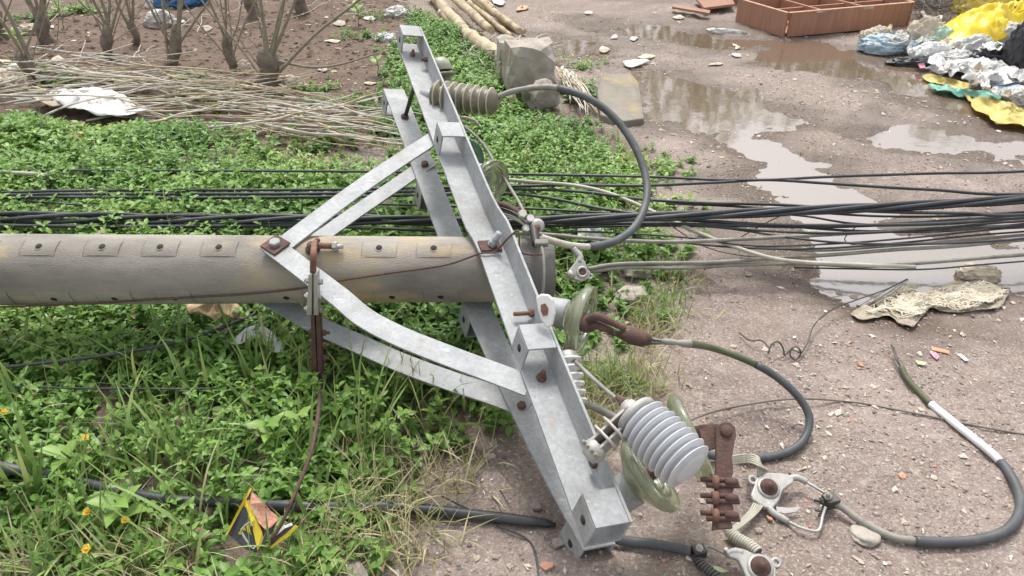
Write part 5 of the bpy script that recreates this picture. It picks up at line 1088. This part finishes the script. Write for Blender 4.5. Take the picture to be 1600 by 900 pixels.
# frayed net
net = thing('frayed_net', G(1460, 480), 'frayed cream jute net crumpled on the gravel beside the big puddle', 'net')
outl = [(1326,494),(1342,484),(1372,482),(1370,468),(1395,452),(1425,450),(1450,458),(1480,446),(1530,440),(1580,458),(1572,472),(1545,488),(1510,494),(1470,492),(1452,488),(1445,500),(1424,512),(1398,510),(1388,500),(1360,506),(1336,502)]
PN = Wxy(outl)
def netz(x, y): return gz(x, y) + 0.008 + 0.014 * max(0, 1 - abs(mnoise.noise(Vector((x * 14, y * 20, 0)))) * 3.2) + 0.010 * mnoise.noise(Vector((x * 5, y * 5, 3)))
fo = film('cloth', 'x', 'x', outl, mat('jute_cloth', (0.44,0.385,0.30), (0.33,0.28,0.215), 30, 0.95, 0, 0.6, 120, c3=(0.62,0.56,0.45), s3=12), 0.030, 16, 0.004, 61, 22); fo.location -= net.location; fo.parent = net; del fo['label'], fo['category']
b = MB(); cnt = 0
while cnt < 520:
    px, py = random.uniform(1326, 1582), random.uniform(440, 512); p = W(px, py)
    if sdpoly(np.array([p.x]), np.array([p.y]), PN)[0] > -0.03: continue
    an = random.gauss(0.05, 0.7); pts = []; x, y = p.x, p.y
    for k in range(7):
        pts.append(Vector((x, y, netz(x, y) + 0.010))); an += random.gauss(0, 0.5); x += math.cos(an) * 0.022; y += math.sin(an) * 0.016
        if sdpoly(np.array([x]), np.array([y]), PN)[0] > -0.006: break
    cnt += 1
    if len(pts) < 3: continue
    b.tube(crom(pts, 2), random.uniform(0.0012, 0.0030), 5, False)
o = b.build('loose_fibres', M_net, net); o['kind'] = 'stuff'
bag('cloth_bundle', 'tan rag heap behind the frayed net at the puddle', 'bundle', 1530, 432, 0.075, 0.045, 0.04, M_plb, 62)

# ------------------------------------------------------------------ torn snack packet
pk = thing('snack_packet', G(400, 850), 'torn black and yellow snack packet stuck in the dry grass', 'packet')
pn = (CAMV + Vector((0.15, 0, 0.1))).normalized(); p_0 = G(405, 815, 0.11); pq = lambda x, y, o=0.0: PLN(x, y, p_0, pn) + pn * (o + 0.006 * math.sin(x * 0.13) + 0.004 * math.sin(y * 0.17))
def pk_part(name, pts, m, o=0.0, th_=0.0012):
    b = MB(); b.prism([pq(x, y, o) for x, y in pts], pn, th_); return b.build(name, m, pk)
pk_part('packet_face', [(391,764),(397,770),(412,786),(424,802),(434,812),(426,830),(414,848),(404,862),(384,858),(362,840),(356,833),(368,812),(380,790)], M_pkblk)
pk_part('yellow_panel', [(384,782),(390,780),(398,800),(404,815),(410,830),(412,846),(404,858),(400,846),(396,822),(388,806),(377,806)], M_pkyel, 0.0016)
pk_part('yellow_edge', [(391,761),(394,764),(378,794),(356,835),(353,835),(370,800)], M_pkyel, 0.003)
pk_part('picture', [(394,767),(412,784),(424,801),(435,811),(426,822),(416,828),(406,816),(398,800),(391,786)], M_pkred, 0.0032)
pk_part('lettering_outline', [(376,826),(384,818),(392,813),(398,820),(400,836),(404,850),(398,856),(386,850),(376,842),(374,832)], M_pkwht, 0.0020)
pk_part('lettering_ground', [(377.5,827),(384.5,820),(391.5,815.5),(396.5,821),(398.5,836),(402,849),(397,853.5),(387,848.5),(378,841),(375.6,832)], M_pkblk, 0.0034)
for pts in ([(379,826),(384,822),(386,833),(381,833)], [(386,820),(391,817),(393,830),(388,831)], [(382,834),(387,834),(390,845),(386,844)], [(389,832),(394,831),(397,843),(393,846)], [(372,832),(376,830),(377,835),(373,836)]):
    pk_part('letter_stroke', pts, M_pkyel, 0.0050)
pk_part('torn_flap', [(414,852),(424,838),(440,824),(452,815),(461,818),(454,828),(440,840),(426,852),(420,858)], M_pkblk, -0.004)
pk_part('flap_edge', [(420,858),(432,845),(446,834),(462,820),(466,823),(450,838),(436,848),(425,857)], M_pkyel, -0.001)
pk_part('flap_trim', [(416,850),(428,836),(444,820),(456,816),(458,820),(446,824),(432,838),(420,852)], M_pkwht, -0.0015)

# ================================================================== VEGETATION
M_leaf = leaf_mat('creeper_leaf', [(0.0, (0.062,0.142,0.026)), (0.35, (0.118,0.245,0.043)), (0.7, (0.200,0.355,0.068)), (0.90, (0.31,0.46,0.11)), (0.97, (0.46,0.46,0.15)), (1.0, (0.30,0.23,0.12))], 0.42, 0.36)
M_grass = leaf_mat('grass_blade', [(0.0, (0.11,0.19,0.05)), (0.5, (0.20,0.31,0.085)), (0.85, (0.31,0.42,0.13)), (1.0, (0.46,0.47,0.20))], 0.5, 0.3)
M_dry = leaf_mat('dry_grass', [(0.0, (0.19,0.20,0.07)), (0.4, (0.36,0.34,0.16)), (0.8, (0.50,0.46,0.26)), (1.0, (0.60,0.55,0.38))], 0.7, 0.25)
M_straw = leaf_mat('straw_fleck', [(0.0, (0.30,0.22,0.14)), (0.4, (0.50,0.43,0.33)), (0.8, (0.68,0.63,0.54)), (1.0, (0.80,0.78,0.74))], 0.8, 0.05)
M_grav = leaf_mat('gravel', [(0.0, (0.16,0.13,0.115)), (0.4, (0.26,0.215,0.19)), (0.8, (0.36,0.31,0.27)), (0.95, (0.50,0.45,0.40)), (1.0, (0.50,0.25,0.16))], 0.85, 0.0)
LT_U = np.array([0, .33, .33, .33, .68, .68, .68, 1.0]); LT_V = np.array([0, -.5, 0, .5, -.34, 0, .34, 0]); LT_W = np.array([0, .05, -.02, .05, .0, -.06, .0, -.20])
LT_F = np.array([(0,2,1),(0,3,2),(1,2,5),(1,5,4),(2,3,6),(2,6,5),(4,5,7),(5,6,7)])
def leaves(O, Dv, Up, L, Wd):
    Sd = np.cross(Dv, Up); Sd /= np.linalg.norm(Sd, axis=1, keepdims=True) + 1e-9; Un = np.cross(Sd, Dv)
    V = O[:, None] + Dv[:, None] * (LT_U[None, :, None] * L[:, None, None]) + Sd[:, None] * (LT_V[None, :, None] * Wd[:, None, None]) + Un[:, None] * (LT_W[None, :, None] * L[:, None, None])
    n = len(O); Fc = LT_F[None] + (np.arange(n) * 8)[:, None, None]
    return V.reshape(-1, 3), Fc.reshape(-1, 3)
def blades(O, az, lean, L, Wd, curl, ns=5):
    n = len(O); t = np.linspace(0, 1, ns + 1); hx, hy = np.cos(az), np.sin(az)
    ang = lean[:, None] + curl[:, None] * t[None, :]                  # from vertical
    st = L[:, None] / ns; dh = np.sin(ang) * st; dv = np.cos(ang) * st
    h = np.concatenate([np.zeros((n, 1)), np.cumsum(dh[:, :-1], 1)], 1); v = np.concatenate([np.zeros((n, 1)), np.cumsum(dv[:, :-1], 1)], 1)
    C = np.stack([O[:, 0:1] + h * hx[:, None], O[:, 1:2] + h * hy[:, None], O[:, 2:3] + v], 2)
    w = Wd[:, None] * np.array([0.75, 1.0, 0.95, 0.75, 0.45, 0.05])[None, :ns + 1] / 2
    S_ = np.stack([-hy, hx, np.zeros(n)], 1)[:, None] * w[:, :, None]
    V = np.stack([C - S_, C + S_], 2).reshape(n, -1, 3); k = 2 * (ns + 1)
    f = []
    for i in range(ns): f += [(2*i, 2*i+1, 2*i+3), (2*i, 2*i+3, 2*i+2)]
    Fc = np.array(f)[None] + (np.arange(n) * k)[:, None, None]
    return V.reshape(-1, 3), Fc.reshape(-1, 3), k
# creeping ground cover: thousands of leafy sprigs
N0 = 92000
yy = 0.75 + (rng.random(N0) ** 1.0) * 5.6; xx = (rng.random(N0) * 2 - 1) * 5.0
ok = np.abs(xx) < 0.78 * (yy * cp + 1.0 * sp) + 0.25
yy, xx = yy[ok], xx[ok]
sd = sdpoly(xx, yy, VEG) + 0.16 * fbm(xx * 4, yy * 4, 3, 71)
keep = rng.random(len(xx)) < sstep(0.10, -0.12, sd) * np.where(yy < 2.6, 1.0, 0.85)
thin = np.clip(fbm(xx * 2.2, yy * 2.2, 3, 83) * 2.2 + 1.15, 0.35, 1); keep &= rng.random(len(xx)) < thin
soilpatch = (np.hypot(xx - W(690, 690).x, (yy - W(690, 690).y)) < 0.16) & (rng.random(len(xx)) < 0.7); keep &= ~soilpatch; pkx, pky = G(405, 852)[:2]; keep &= np.hypot(xx - pkx, (yy - pky) * 1.2) > 0.085
# sparse islands: beyond the stumps, round the block and along the track
def island(pts, n, spread):
    X, Y = [], []
    for px, py in pts:
        q = W(px, py); X.append(q.x + rng.normal(0, spread, n)); Y.append(q.y + rng.normal(0, spread * 0.7, n))
    return np.concatenate(X), np.concatenate(Y)
ix, iy = island([(950,420),(930,480),(900,500),(1000,400),(990,380),(1010,330),(880,540),(910,440),(900,410),(700,95),(735,120),(690,60),(640,80),(660,110),(520,230),(560,215),(900,230),(930,260),(850,230),(570,165),(595,25),(560,60),(30,120),(110,140),(350,170),(470,170),(60,30),(130,20),(290,130),(480,140),(320,150),(905,105),(880,150),(980,270),(1020,260)], 26, 0.10)
sx_ = np.concatenate([xx[keep], ix]); sy_ = np.concatenate([yy[keep], iy]); isl = np.concatenate([np.zeros(keep.sum(), bool), np.ones(len(ix), bool)])
sdi = np.concatenate([sd[keep], np.full(len(ix), -0.03)])
ns_ = len(sx_); gzv = gza(sx_, sy_)
hh = (0.055 + 0.085 * rng.random(ns_)) * (0.45 + 0.55 * sstep(0.05, -0.35, sdi)) * (0.8 + 0.5 * fbm(sx_ * 3, sy_ * 3, 2, 91))
la, lz = rng.random(ns_) * 2 * np.pi, rng.random(ns_) * 0.5
Os, Ds, Us, Ls, Ws, Rs = [], [], [], [], [], []
for node in range(5):
    t = (node + 0.8) / 4.8; nl = 3 if node == 4 else 2
    for k in range(nl):
        a = la + node * 1.57 + k * (2 * np.pi / nl) + rng.normal(0, 0.35, ns_); el = (0.05 + 0.55 * (t ** 3) * rng.random(ns_)) + rng.normal(0, 0.22, ns_)
        O = np.stack([sx_ + np.sin(lz) * np.cos(la) * hh * t * 1.3, sy_ + np.sin(lz) * np.sin(la) * hh * t * 1.3, gzv + hh * t], 1)
        d = np.stack([np.cos(a) * np.cos(el), np.sin(a) * np.cos(el), np.sin(el)], 1); roll = rng.normal(0, 0.3, ns_)
        up_ = np.stack([np.sin(roll) * -np.sin(a), np.sin(roll) * np.cos(a), np.cos(roll)], 1)
        L_ = (0.021 + 0.026 * rng.random(ns_)) * np.clip(1 + 1.0 * fbm(sx_ * 1.5, sy_ * 1.5, 2, 61), 0.7, 1.3) * (1.05 - 0.35 * t); Os.append(O); Ds.append(d); Us.append(up_); Ls.append(L_); Ws.append(L_ * (0.46 + 0.16 * rng.random(ns_)))
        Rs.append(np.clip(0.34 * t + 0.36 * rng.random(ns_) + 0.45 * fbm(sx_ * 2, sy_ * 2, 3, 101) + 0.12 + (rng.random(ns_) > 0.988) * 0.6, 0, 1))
V, Fc = leaves(np.concatenate(Os), np.concatenate(Ds), np.concatenate(Us), np.concatenate(Ls), np.concatenate(Ws))
o = np_obj('ground_cover', V, Fc, M_leaf, {'rnd': np.repeat(np.concatenate(Rs), 8)}); o['kind'] = 'stuff'; tag(o, 'dense green creeping weeds carpeting the ground around the pole', 'weeds')
# stems of the sprigs
V, Fc, k = blades(np.stack([sx_, sy_, gzv], 1), la, lz * 0.9, hh * 1.05, np.full(ns_, 0.0026), np.zeros(ns_), 3)
o = np_obj('weed_stems', V, Fc, M_grass, {'rnd': np.repeat(rng.random(ns_) * 0.7, k)}); o['kind'] = 'stuff'; tag(o, 'thin green stems of the creeping weeds around the pole', 'weeds')

def tuft(label, px, py, n, L, wd, spread, m, lean=0.5, curl=0.9, az=None, zup=0.0, group=None, name='grass_tuft', rlo=0.0):
    p = G(px, py); O = np.stack([p.x + rng.normal(0, spread, n), p.y + rng.normal(0, spread, n), np.full(n, 0.0)], 1); O[:, 2] = gza(O[:, 0], O[:, 1]) + zup
    A = rng.random(n) * 2 * np.pi if az is None else rng.normal(az[0], az[1], n)
    V, Fc, k = blades(O, A, np.abs(rng.normal(lean * 0.5, lean * 0.5, n)), L * (0.55 + 0.6 * rng.random(n)), wd * (0.6 + 0.6 * rng.random(n)), np.abs(rng.normal(curl * 0.6, curl * 0.5, n)))
    V = V - np.array(p[:]); o = np_obj(name, V, Fc, m, {'rnd': np.repeat(np.clip(rlo + rng.random(n) * (1 - rlo), 0, 1), k)}); o.location = p; return tag(o, label, 'grass', group)
tuft('tall broad-bladed green grass beside the thick black cable', 66, 778, 14, 0.27, 0.016, 0.02, M_grass, 0.45, 0.35)
tuft('broad grass blades rising beside the white torn plastic', 402, 606, 12, 0.22, 0.013, 0.02, M_grass, 0.35, 0.3)
tuft('two upright grass blades below the brown paper', 318, 610, 4, 0.17, 0.010, 0.008, M_grass, 0.25, 0.2)
tuft('green grass fanning left of the snack packet', 275, 735, 18, 0.24, 0.011, 0.03, M_grass, 0.7, 0.5)
tuft('wispy grass leaning over the lower brace', 560, 690, 16, 0.30, 0.007, 0.035, M_grass, 0.6, 0.5, (0.5, 0.9), rlo=0.3)
tuft('wispy grass bending past the near brace towards the cross-arm', 640, 660, 10, 0.28, 0.005, 0.03, M_grass, 0.5, 0.6, rlo=0.3)
tuft('grass blades poking over the twisted bundle beside the pole', 175, 368, 6, 0.16, 0.009, 0.03, M_grass, 0.6, 0.3, zup=0.06)
tuft('pair of grass blades standing at the pole near the hanger', 268, 372, 5, 0.15, 0.008, 0.02, M_grass, 0.5, 0.3, zup=0.06)
tuft('green grass by the rusty strap', 470, 740, 10, 0.17, 0.008, 0.03, M_grass, 0.8, 0.6)
tuft('coarse grass among the yellow flowers', 120, 860, 40, 0.19, 0.008, 0.06, M_grass, 0.8, 0.7)
tuft('yellowing leaf blades crossing the rusty strap', 455, 600, 4, 0.13, 0.014, 0.01, M_grass, 1.2, 0.4, (0.1, 0.3), 0.06, rlo=0.85)
for lab, px, py, n, L in (('pale dry grass tuft spilling over the thick black cable', 606, 800, 120, 0.16), ('straw-coloured grass tuft on bare soil left of the hose end', 650, 850, 90, 0.13), ('dry tangled grass around the snack packet', 475, 872, 150, 0.13), ('dry grass tuft at the weed edge below the brace end', 700, 735, 80, 0.12), ('dry grass clump at the foot of the weeds by the flowers', 240, 890, 110, 0.13), ('thin yellow grass beside the bare soil patch', 565, 735, 90, 0.14), ('dry grass in front of the stone slab corner', 560, 850, 90, 0.12), ('sun-bleached grass sprawling below the yellow flower', 60, 880, 100, 0.14)):
    tuft(lab, px, py, n, L, 0.0036, 0.045, M_dry, 1.0, 1.0)
for lab, px, py, n, L, m_ in (('green grass tuft under the upright glass disc', 950, 600, 60, 0.12, M_grass), ('thin pale grass right of the rusty clevis', 1000, 590, 60, 0.09, M_dry), ('sparse grass in front of the tan stone', 1010, 520, 60, 0.08, M_dry), ('grass clump behind the tan stone', 1030, 480, 50, 0.08, M_grass), ('pale grass under the grey lines at the road edge', 1060, 430, 50, 0.07, M_dry), ('grass tuft behind the white pin insulator', 905, 640, 50, 0.10, M_dry), ('short grass by the road below the big loop', 1010, 350, 60, 0.07, M_dry), ('yellowish grass at the weed edge by the single line', 985, 265, 60, 0.08, M_dry), ('short grass beside the arrester bracket', 940, 665, 40, 0.07, M_dry)):
    tuft(lab, px, py, n * 3, L * 1.1, 0.0040, 0.05, m_, 1.1, 1.0, rlo=0.2)
# loose blades through the weeds and thin grass at the road edge
NB = 26000; bx_ = (rng.random(NB) * 2 - 1) * 2.2; by_ = 0.8 + rng.random(NB) ** 1.2 * 2.6
sdv = sdpoly(bx_, by_, VEG) + 0.1 * fbm(bx_ * 4, by_ * 4, 3, 111)
edge = np.exp(-((sdv - 0.02) / 0.09) ** 2) * 0.30; inner = np.where(sdv < 0, 0.10, 0) * np.where(by_ < 1.55, 1.9, 0.8)
kp = rng.random(NB) < edge + inner; bx_, by_, sdv = bx_[kp], by_[kp], sdv[kp]; n = len(bx_); dryb = rng.random(n) < np.where(sdv < -0.08, 0.42, 0.8)
for nm, mk, m_, lab in (('loose_grass', ~dryb, M_grass, 'thin green grass blades scattered through the weeds'), ('dry_grass_fringe', dryb, M_dry, 'thin dry grass along the edge of the weeds')):
    n = mk.sum(); O = np.stack([bx_[mk], by_[mk], gza(bx_[mk], by_[mk])], 1)
    V, Fc, k = blades(O, rng.random(n) * 6.28, np.abs(rng.normal(0.4, 0.4, n)), 0.05 + 0.20 * rng.random(n) ** 1.5 * np.where(sdv[mk] < -0.05, 1, 0.5), 0.002 + 0.004 * rng.random(n), np.abs(rng.normal(0.5, 0.4, n)))
    o = np_obj(nm, V, Fc, m_, {'rnd': np.repeat(rng.random(n), k)}); o['kind'] = 'stuff'; tag(o, lab, 'grass')
NW = 420; bx_ = -2.0 + rng.random(NW * 4) * 2.2; by_ = 0.85 + rng.random(NW * 4) * 0.95; kp = sdpoly(bx_, by_, VEG) < -0.06; bx_, by_ = bx_[kp][:NW], by_[kp][:NW]; n = len(bx_)
V, Fc, k = blades(np.stack([bx_, by_, gza(bx_, by_)], 1), rng.random(n) * 6.28, np.abs(rng.normal(0.25, 0.3, n)), 0.12 + 0.14 * rng.random(n), 0.006 + 0.007 * rng.random(n), np.abs(rng.normal(0.5, 0.4, n)))
o = np_obj('broad_grass', V, Fc, M_grass, {'rnd': np.repeat(0.15 + 0.85 * rng.random(n), k)}); o['kind'] = 'stuff'; tag(o, 'broad upright green grass blades growing through the weeds below the pole', 'grass')
# broad-leaved weeds with single leaves one can pick out
def broadleaf(label, px, py, h, n, L):
    p = G(px, py); th = thing('broadleaf_weed', p, label, 'weed')
    b = MB(); b.tube(crom([p, p + Vector((0.01, 0, h * 0.5)), p + Vector((0.0, -0.01, h))], 4), [0.003, 0.002], 6); b.build('stem', MATS.setdefault('weed_stem', mat('weed_stem', (0.12,0.18,0.05))), th)
    for i in range(n):
        a = i * 2.4; t = 0.55 + 0.45 * i / n; el = 0.25 + 0.3 * t; d = np.array([[math.cos(a) * math.cos(el), math.sin(a) * math.cos(el), math.sin(el)]]); O = np.array([[0, -0.01 * t, h * t]])
        V, Fc = leaves(O, d, np.array([[0, 0, 1.0]]), np.array([L * (1.1 - 0.3 * t)]), np.array([L * 0.58 * (1.1 - 0.3 * t)])); lf = np_obj('leaf', V, Fc, M_leaf, {'rnd': np.full(8, 0.72 + 0.15 * random.random())}); lf.parent = th
broadleaf('bright broad-leaved weed left of the rusty strap', 432, 712, 0.13, 6, 0.06)
broadleaf('bright broad-leaved weed right of the rusty strap', 478, 700, 0.14, 6, 0.055)
broadleaf('broad-leaved weed above the lowest yellow flower', 205, 830, 0.12, 6, 0.075)
broadleaf('broad-leaved weed growing over the thick black cable', 120, 745, 0.10, 5, 0.07)
broadleaf('pale young weed against the pole beside the twisted bundle', 15, 345, 0.12, 6, 0.055)
broadleaf('broad-leaved weed on the bare soil near the far cross-arm', 590, 118, 0.12, 6, 0.07)
broadleaf('broad-leaved weed at the far edge of the bare soil', 560, 42, 0.16, 7, 0.09)
broadleaf('leafy weed under the bowed mulberry stems', 40, 96, 0.2, 8, 0.09)
broadleaf('leafy weed between the shoots of two stumps', 100, 46, 0.22, 7, 0.08)
# yellow flowers
for lab, px, py, z in (('yellow flower above the thick black cable among tall grass', 134, 684, .15), ('yellow flower at the lowest edge of the weeds', 135, 858, .12), ('half-open yellow flower below the tall grass', 136, 800, .11), ('yellow flower beside the broad-leaved weed', 196, 812, .11), ('yellow flower near the slim black wire', 6, 644, .14), ('small yellow flower by the twisted bundle behind the pole tip', 820, 330, .12), ('small yellow flower under the brown insulator', 738, 208, .12)):
    p = W(px, py, z); th = thing('yellow_flower', p, lab, 'flower'); nd = Vector((random.uniform(-.3, .3), -0.5, 1)).normalized(); x = nd.orthogonal().normalized(); y = nd.cross(x)
    for i in range(9):
        a = i * 2 * math.pi / 9 + random.uniform(-.15, .15); d = x * math.cos(a) + y * math.sin(a); s_ = nd.cross(d); b = MB(); L_ = 0.0095 * random.uniform(0.8, 1.15)
        b.add([p + d * 0.003 - s_ * 0.0015, p + d * 0.003 + s_ * 0.0015, p + d * L_ * 0.7 + s_ * 0.003 + nd * 0.003, p + d * L_ + nd * 0.002, p + d * L_ * 0.7 - s_ * 0.003 + nd * 0.003], [(0, 1, 2, 3, 4)]); b.build('petal', M_petal, th, solid=0.0004)
    b = MB(); b.lathe(p, nd, [(-0.001, 0), (-0.001, 0.0045), (0.002, 0.0045), (0.004, 0.003), (0.0045, 0)], 12); b.build('centre', M_flc, th)
    b = MB(); b.tube(crom([p, p + Vector((0.006, 0.004, -z * 0.5)), p + Vector((0, 0.008, -z + 0.01))], 4), 0.0013, 6); b.build('stalk', MATS['weed_stem'], th)

# ================================================================== ROAD LITTER: gravel, straw flecks
ICO_V = []; bm = bmesh.new(); bmesh.ops.create_icosphere(bm, subdivisions=1, radius=1.0); ICO_V = np.array([v.co[:] for v in bm.verts]); ICO_F = np.array([[v.index for v in f.verts] for f in bm.faces]); bm.free()
def scatter_road(n, xr, yr, pw=1.0):
    x = xr[0] + rng.random(n) * (xr[1] - xr[0]); y = yr[0] + (rng.random(n) ** pw) * (yr[1] - yr[0]); k = (np.abs(x) < 0.78 * (y * cp + 0.8) + 0.2)
    return x[k], y[k]
x, y = scatter_road(60000, (-1.2, 4.0), (0.8, 5.5), 1.5); s_ = sdpoly(x, y, VEG); k = (s_ > -0.12) & (rng.random(len(x)) < np.clip(fbm(x * 2.5, y * 2.5, 4, 121) * 1.6 + 0.55, 0.05, 1)); x, y = x[k], y[k]; n = len(x)
sz = 0.0016 + 0.0042 * rng.random(n) ** 3 + 0.010 * (rng.random(n) > 0.988) * rng.random(n)
V = ICO_V[None] * (sz[:, None] * np.ones((n, 1)))[:, :, None] * (0.7 + 0.6 * rng.random((n, 1, 3))) * (0.85 + 0.3 * rng.random((n, 12, 1)))
V[:, :, 2] *= 0.65; V += np.stack([x, y, gza(x, y) + sz * 0.15], 1)[:, None]
Fc = ICO_F[None] + (np.arange(n) * 12)[:, None, None]
o = np_obj('gravel', V.reshape(-1, 3), Fc.reshape(-1, 3), M_grav, {'rnd': np.repeat(rng.random(n), 12)}, smooth=False); o['kind'] = 'stuff'; tag(o, 'fine gravel strewn over the muddy road', 'gravel')
x, y = scatter_road(16000, (-1.0, 4.2), (0.8, 6.2), 1.3); s_ = sdpoly(x, y, VEG); k = (s_ > -0.05) & (rng.random(len(x)) < np.clip(fbm(x * 3, y * 3, 4, 131) * 2.6 + 0.38, 0.04, 1)); x, y = x[k], y[k]; n = len(x)
L_ = 0.004 + 0.014 * rng.random(n) ** 2.2; a = rng.random(n) * 6.28; ti = rng.normal(0, 0.25, n)
V, Fc = leaves(np.stack([x, y, gza(x, y) + 0.003], 1), np.stack([np.cos(a) * np.cos(ti), np.sin(a) * np.cos(ti), np.sin(ti)], 1), np.stack([rng.normal(0, .3, n), rng.normal(0, .3, n), np.ones(n)], 1), L_, L_ * (0.12 + 0.55 * rng.random(n) ** 2))
o = np_obj('litter_flecks', V, Fc, M_straw, {'rnd': np.repeat(rng.random(n), 8)}); o['kind'] = 'stuff'; tag(o, 'pale straw and paper flecks trodden into the muddy road', 'litter')

# crumbled pale chips lying in drifts on the road, and crumbs and leaf litter on the bare soil
def chips(name, lab, x, y, lo, hi, pw, m, cat='litter', zs=0.35):
    n = len(x); sz = lo + (hi - lo) * rng.random(n) ** pw; k = 7; a = np.sort(rng.random((n, k)) * 2 * np.pi, 1); r = sz[:, None] * (0.45 + 0.75 * rng.random((n, k))); el = 0.35 + 0.65 * rng.random((n, 1)); ro = rng.random((n, 1)) * 6.28
    lx, ly = r * np.cos(a), r * np.sin(a) * el; px_ = lx * np.cos(ro) - ly * np.sin(ro); py_ = lx * np.sin(ro) + ly * np.cos(ro)
    z = gza(x, y); rim = np.stack([x[:, None] + px_, y[:, None] + py_, gza(x[:, None] + px_, y[:, None] + py_) + 0.0015 + sz[:, None] * zs * rng.random((n, k)) * 0.5], 2)
    top = np.stack([x, y, z + 0.002 + sz * zs], 1)[:, None]; V = np.concatenate([rim, top], 1)
    f = np.array([(j, (j + 1) % k, k) for j in range(k)]); Fc = f[None] + (np.arange(n) * (k + 1))[:, None, None]
    o = np_obj(name, V.reshape(-1, 3), Fc.reshape(-1, 3), m, {'rnd': np.repeat(rng.random(n), k + 1)}, smooth=False); o['kind'] = 'stuff'; return tag(o, lab, cat)
x, y = scatter_road(20000, (-0.6, 4.2), (0.8, 6.0), 1.15); s_ = sdpoly(x, y, VEG); k = (s_ > -0.02) & (rng.random(len(x)) < np.clip(fbm(x * 3.5, y * 3.5, 4, 151) * 3.2 + 0.12, 0.02, 1)) & (gza(x, y) > WLVL + 0.004); x, y = x[k], y[k]
M_chip = leaf_mat('crumbled_chip', [(0.0, (0.30,0.245,0.19)), (0.45, (0.50,0.43,0.34)), (0.94, (0.64,0.58,0.48)), (0.965, (0.52,0.34,0.24)), (1.0, (0.56,0.30,0.20))], 0.9, 0.0)
chips('crumbled_chips', 'pale crumbled chips and orange crumbs drifted over the muddy road', x, y, 0.003, 0.017, 2.8, M_chip)
x = -3.6 + rng.random(9000) * 4.2; y = 2.9 + rng.random(9000) * 3.6; k = (sdpoly(x, y, SOIL) < 0.05) & (np.abs(x) < 0.78 * (y * cp + 0.8) + 0.2); x, y = x[k], y[k]
M_crumb = leaf_mat('soil_crumb', [(0.0, (0.075,0.050,0.037)), (0.5, (0.15,0.105,0.078)), (0.86, (0.22,0.165,0.125)), (0.92, (0.42,0.36,0.27)), (1.0, (0.58,0.52,0.42))], 0.95, 0.0)
chips('soil_crumbs', 'brown crumbs and dead leaf litter on the bare soil among the stumps', x, y, 0.004, 0.030, 3.0, M_crumb, 'soil')

# ================================================================== hedge beyond the track: it is what the far puddles mirror
for i in range(9):
    cx, cy = -1.5 + i * 1.25 + random.uniform(-.2, .2), 9.4 + random.uniform(-.4, .5); hz = random.uniform(2.0, 2.5); p = Vector((cx, cy, 0))
    th = thing('hedge_shrub', p, 'bushy green shrub in the hedge row beyond the far end of the track', 'shrub', 'shrubs of the hedge row beyond the track')
    b = MB(); b.tube(crom([p, p + Vector((0.04, 0, hz * 0.4)), p + Vector((-0.03, 0.02, hz * 0.8))], 4), [0.05, 0.03, 0.012], 8)
    for k in range(6):
        a = k * 1.05; d = Vector((math.cos(a) * 0.5, math.sin(a) * 0.4, hz * 0.45)); q0 = p + Vector((0, 0, hz * (0.15 + 0.08 * k))); b.tube([q0, q0 + d * 0.5 + Vector((0, 0, 0.03)), q0 + d], [0.02, 0.014, 0.006], 6)
    b.build('trunk', M_bark, th)
    n = 2600; u_ = rng.normal(0, 1, (n, 3)); u_ /= np.linalg.norm(u_, axis=1, keepdims=True); rr = rng.random(n) ** 0.45
    O = u_ * rr[:, None] * np.array([0.80, 0.62, hz * 0.50]) * (1 + 0.5 * fbm(u_[:, 0] * 3 + i, u_[:, 2] * 3, 2, 141))[:, None] + np.array([0, 0, hz * 0.52]); O[:, 2] = np.maximum(O[:, 2], 0.05)
    a = rng.random(n) * 6.28; el = rng.normal(-0.1, 0.5, n); L_ = 0.07 + 0.06 * rng.random(n)
    V, Fc = leaves(O, np.stack([np.cos(a) * np.cos(el), np.sin(a) * np.cos(el), np.sin(el)], 1), np.tile(np.array([[0.1, 0, 1.0]]), (n, 1)), L_, L_ * 0.6)
    cr_ = np_obj('crown', V, Fc, M_leaf, {'rnd': np.repeat(rng.random(n) * 0.6, 8)}); cr_.parent = th
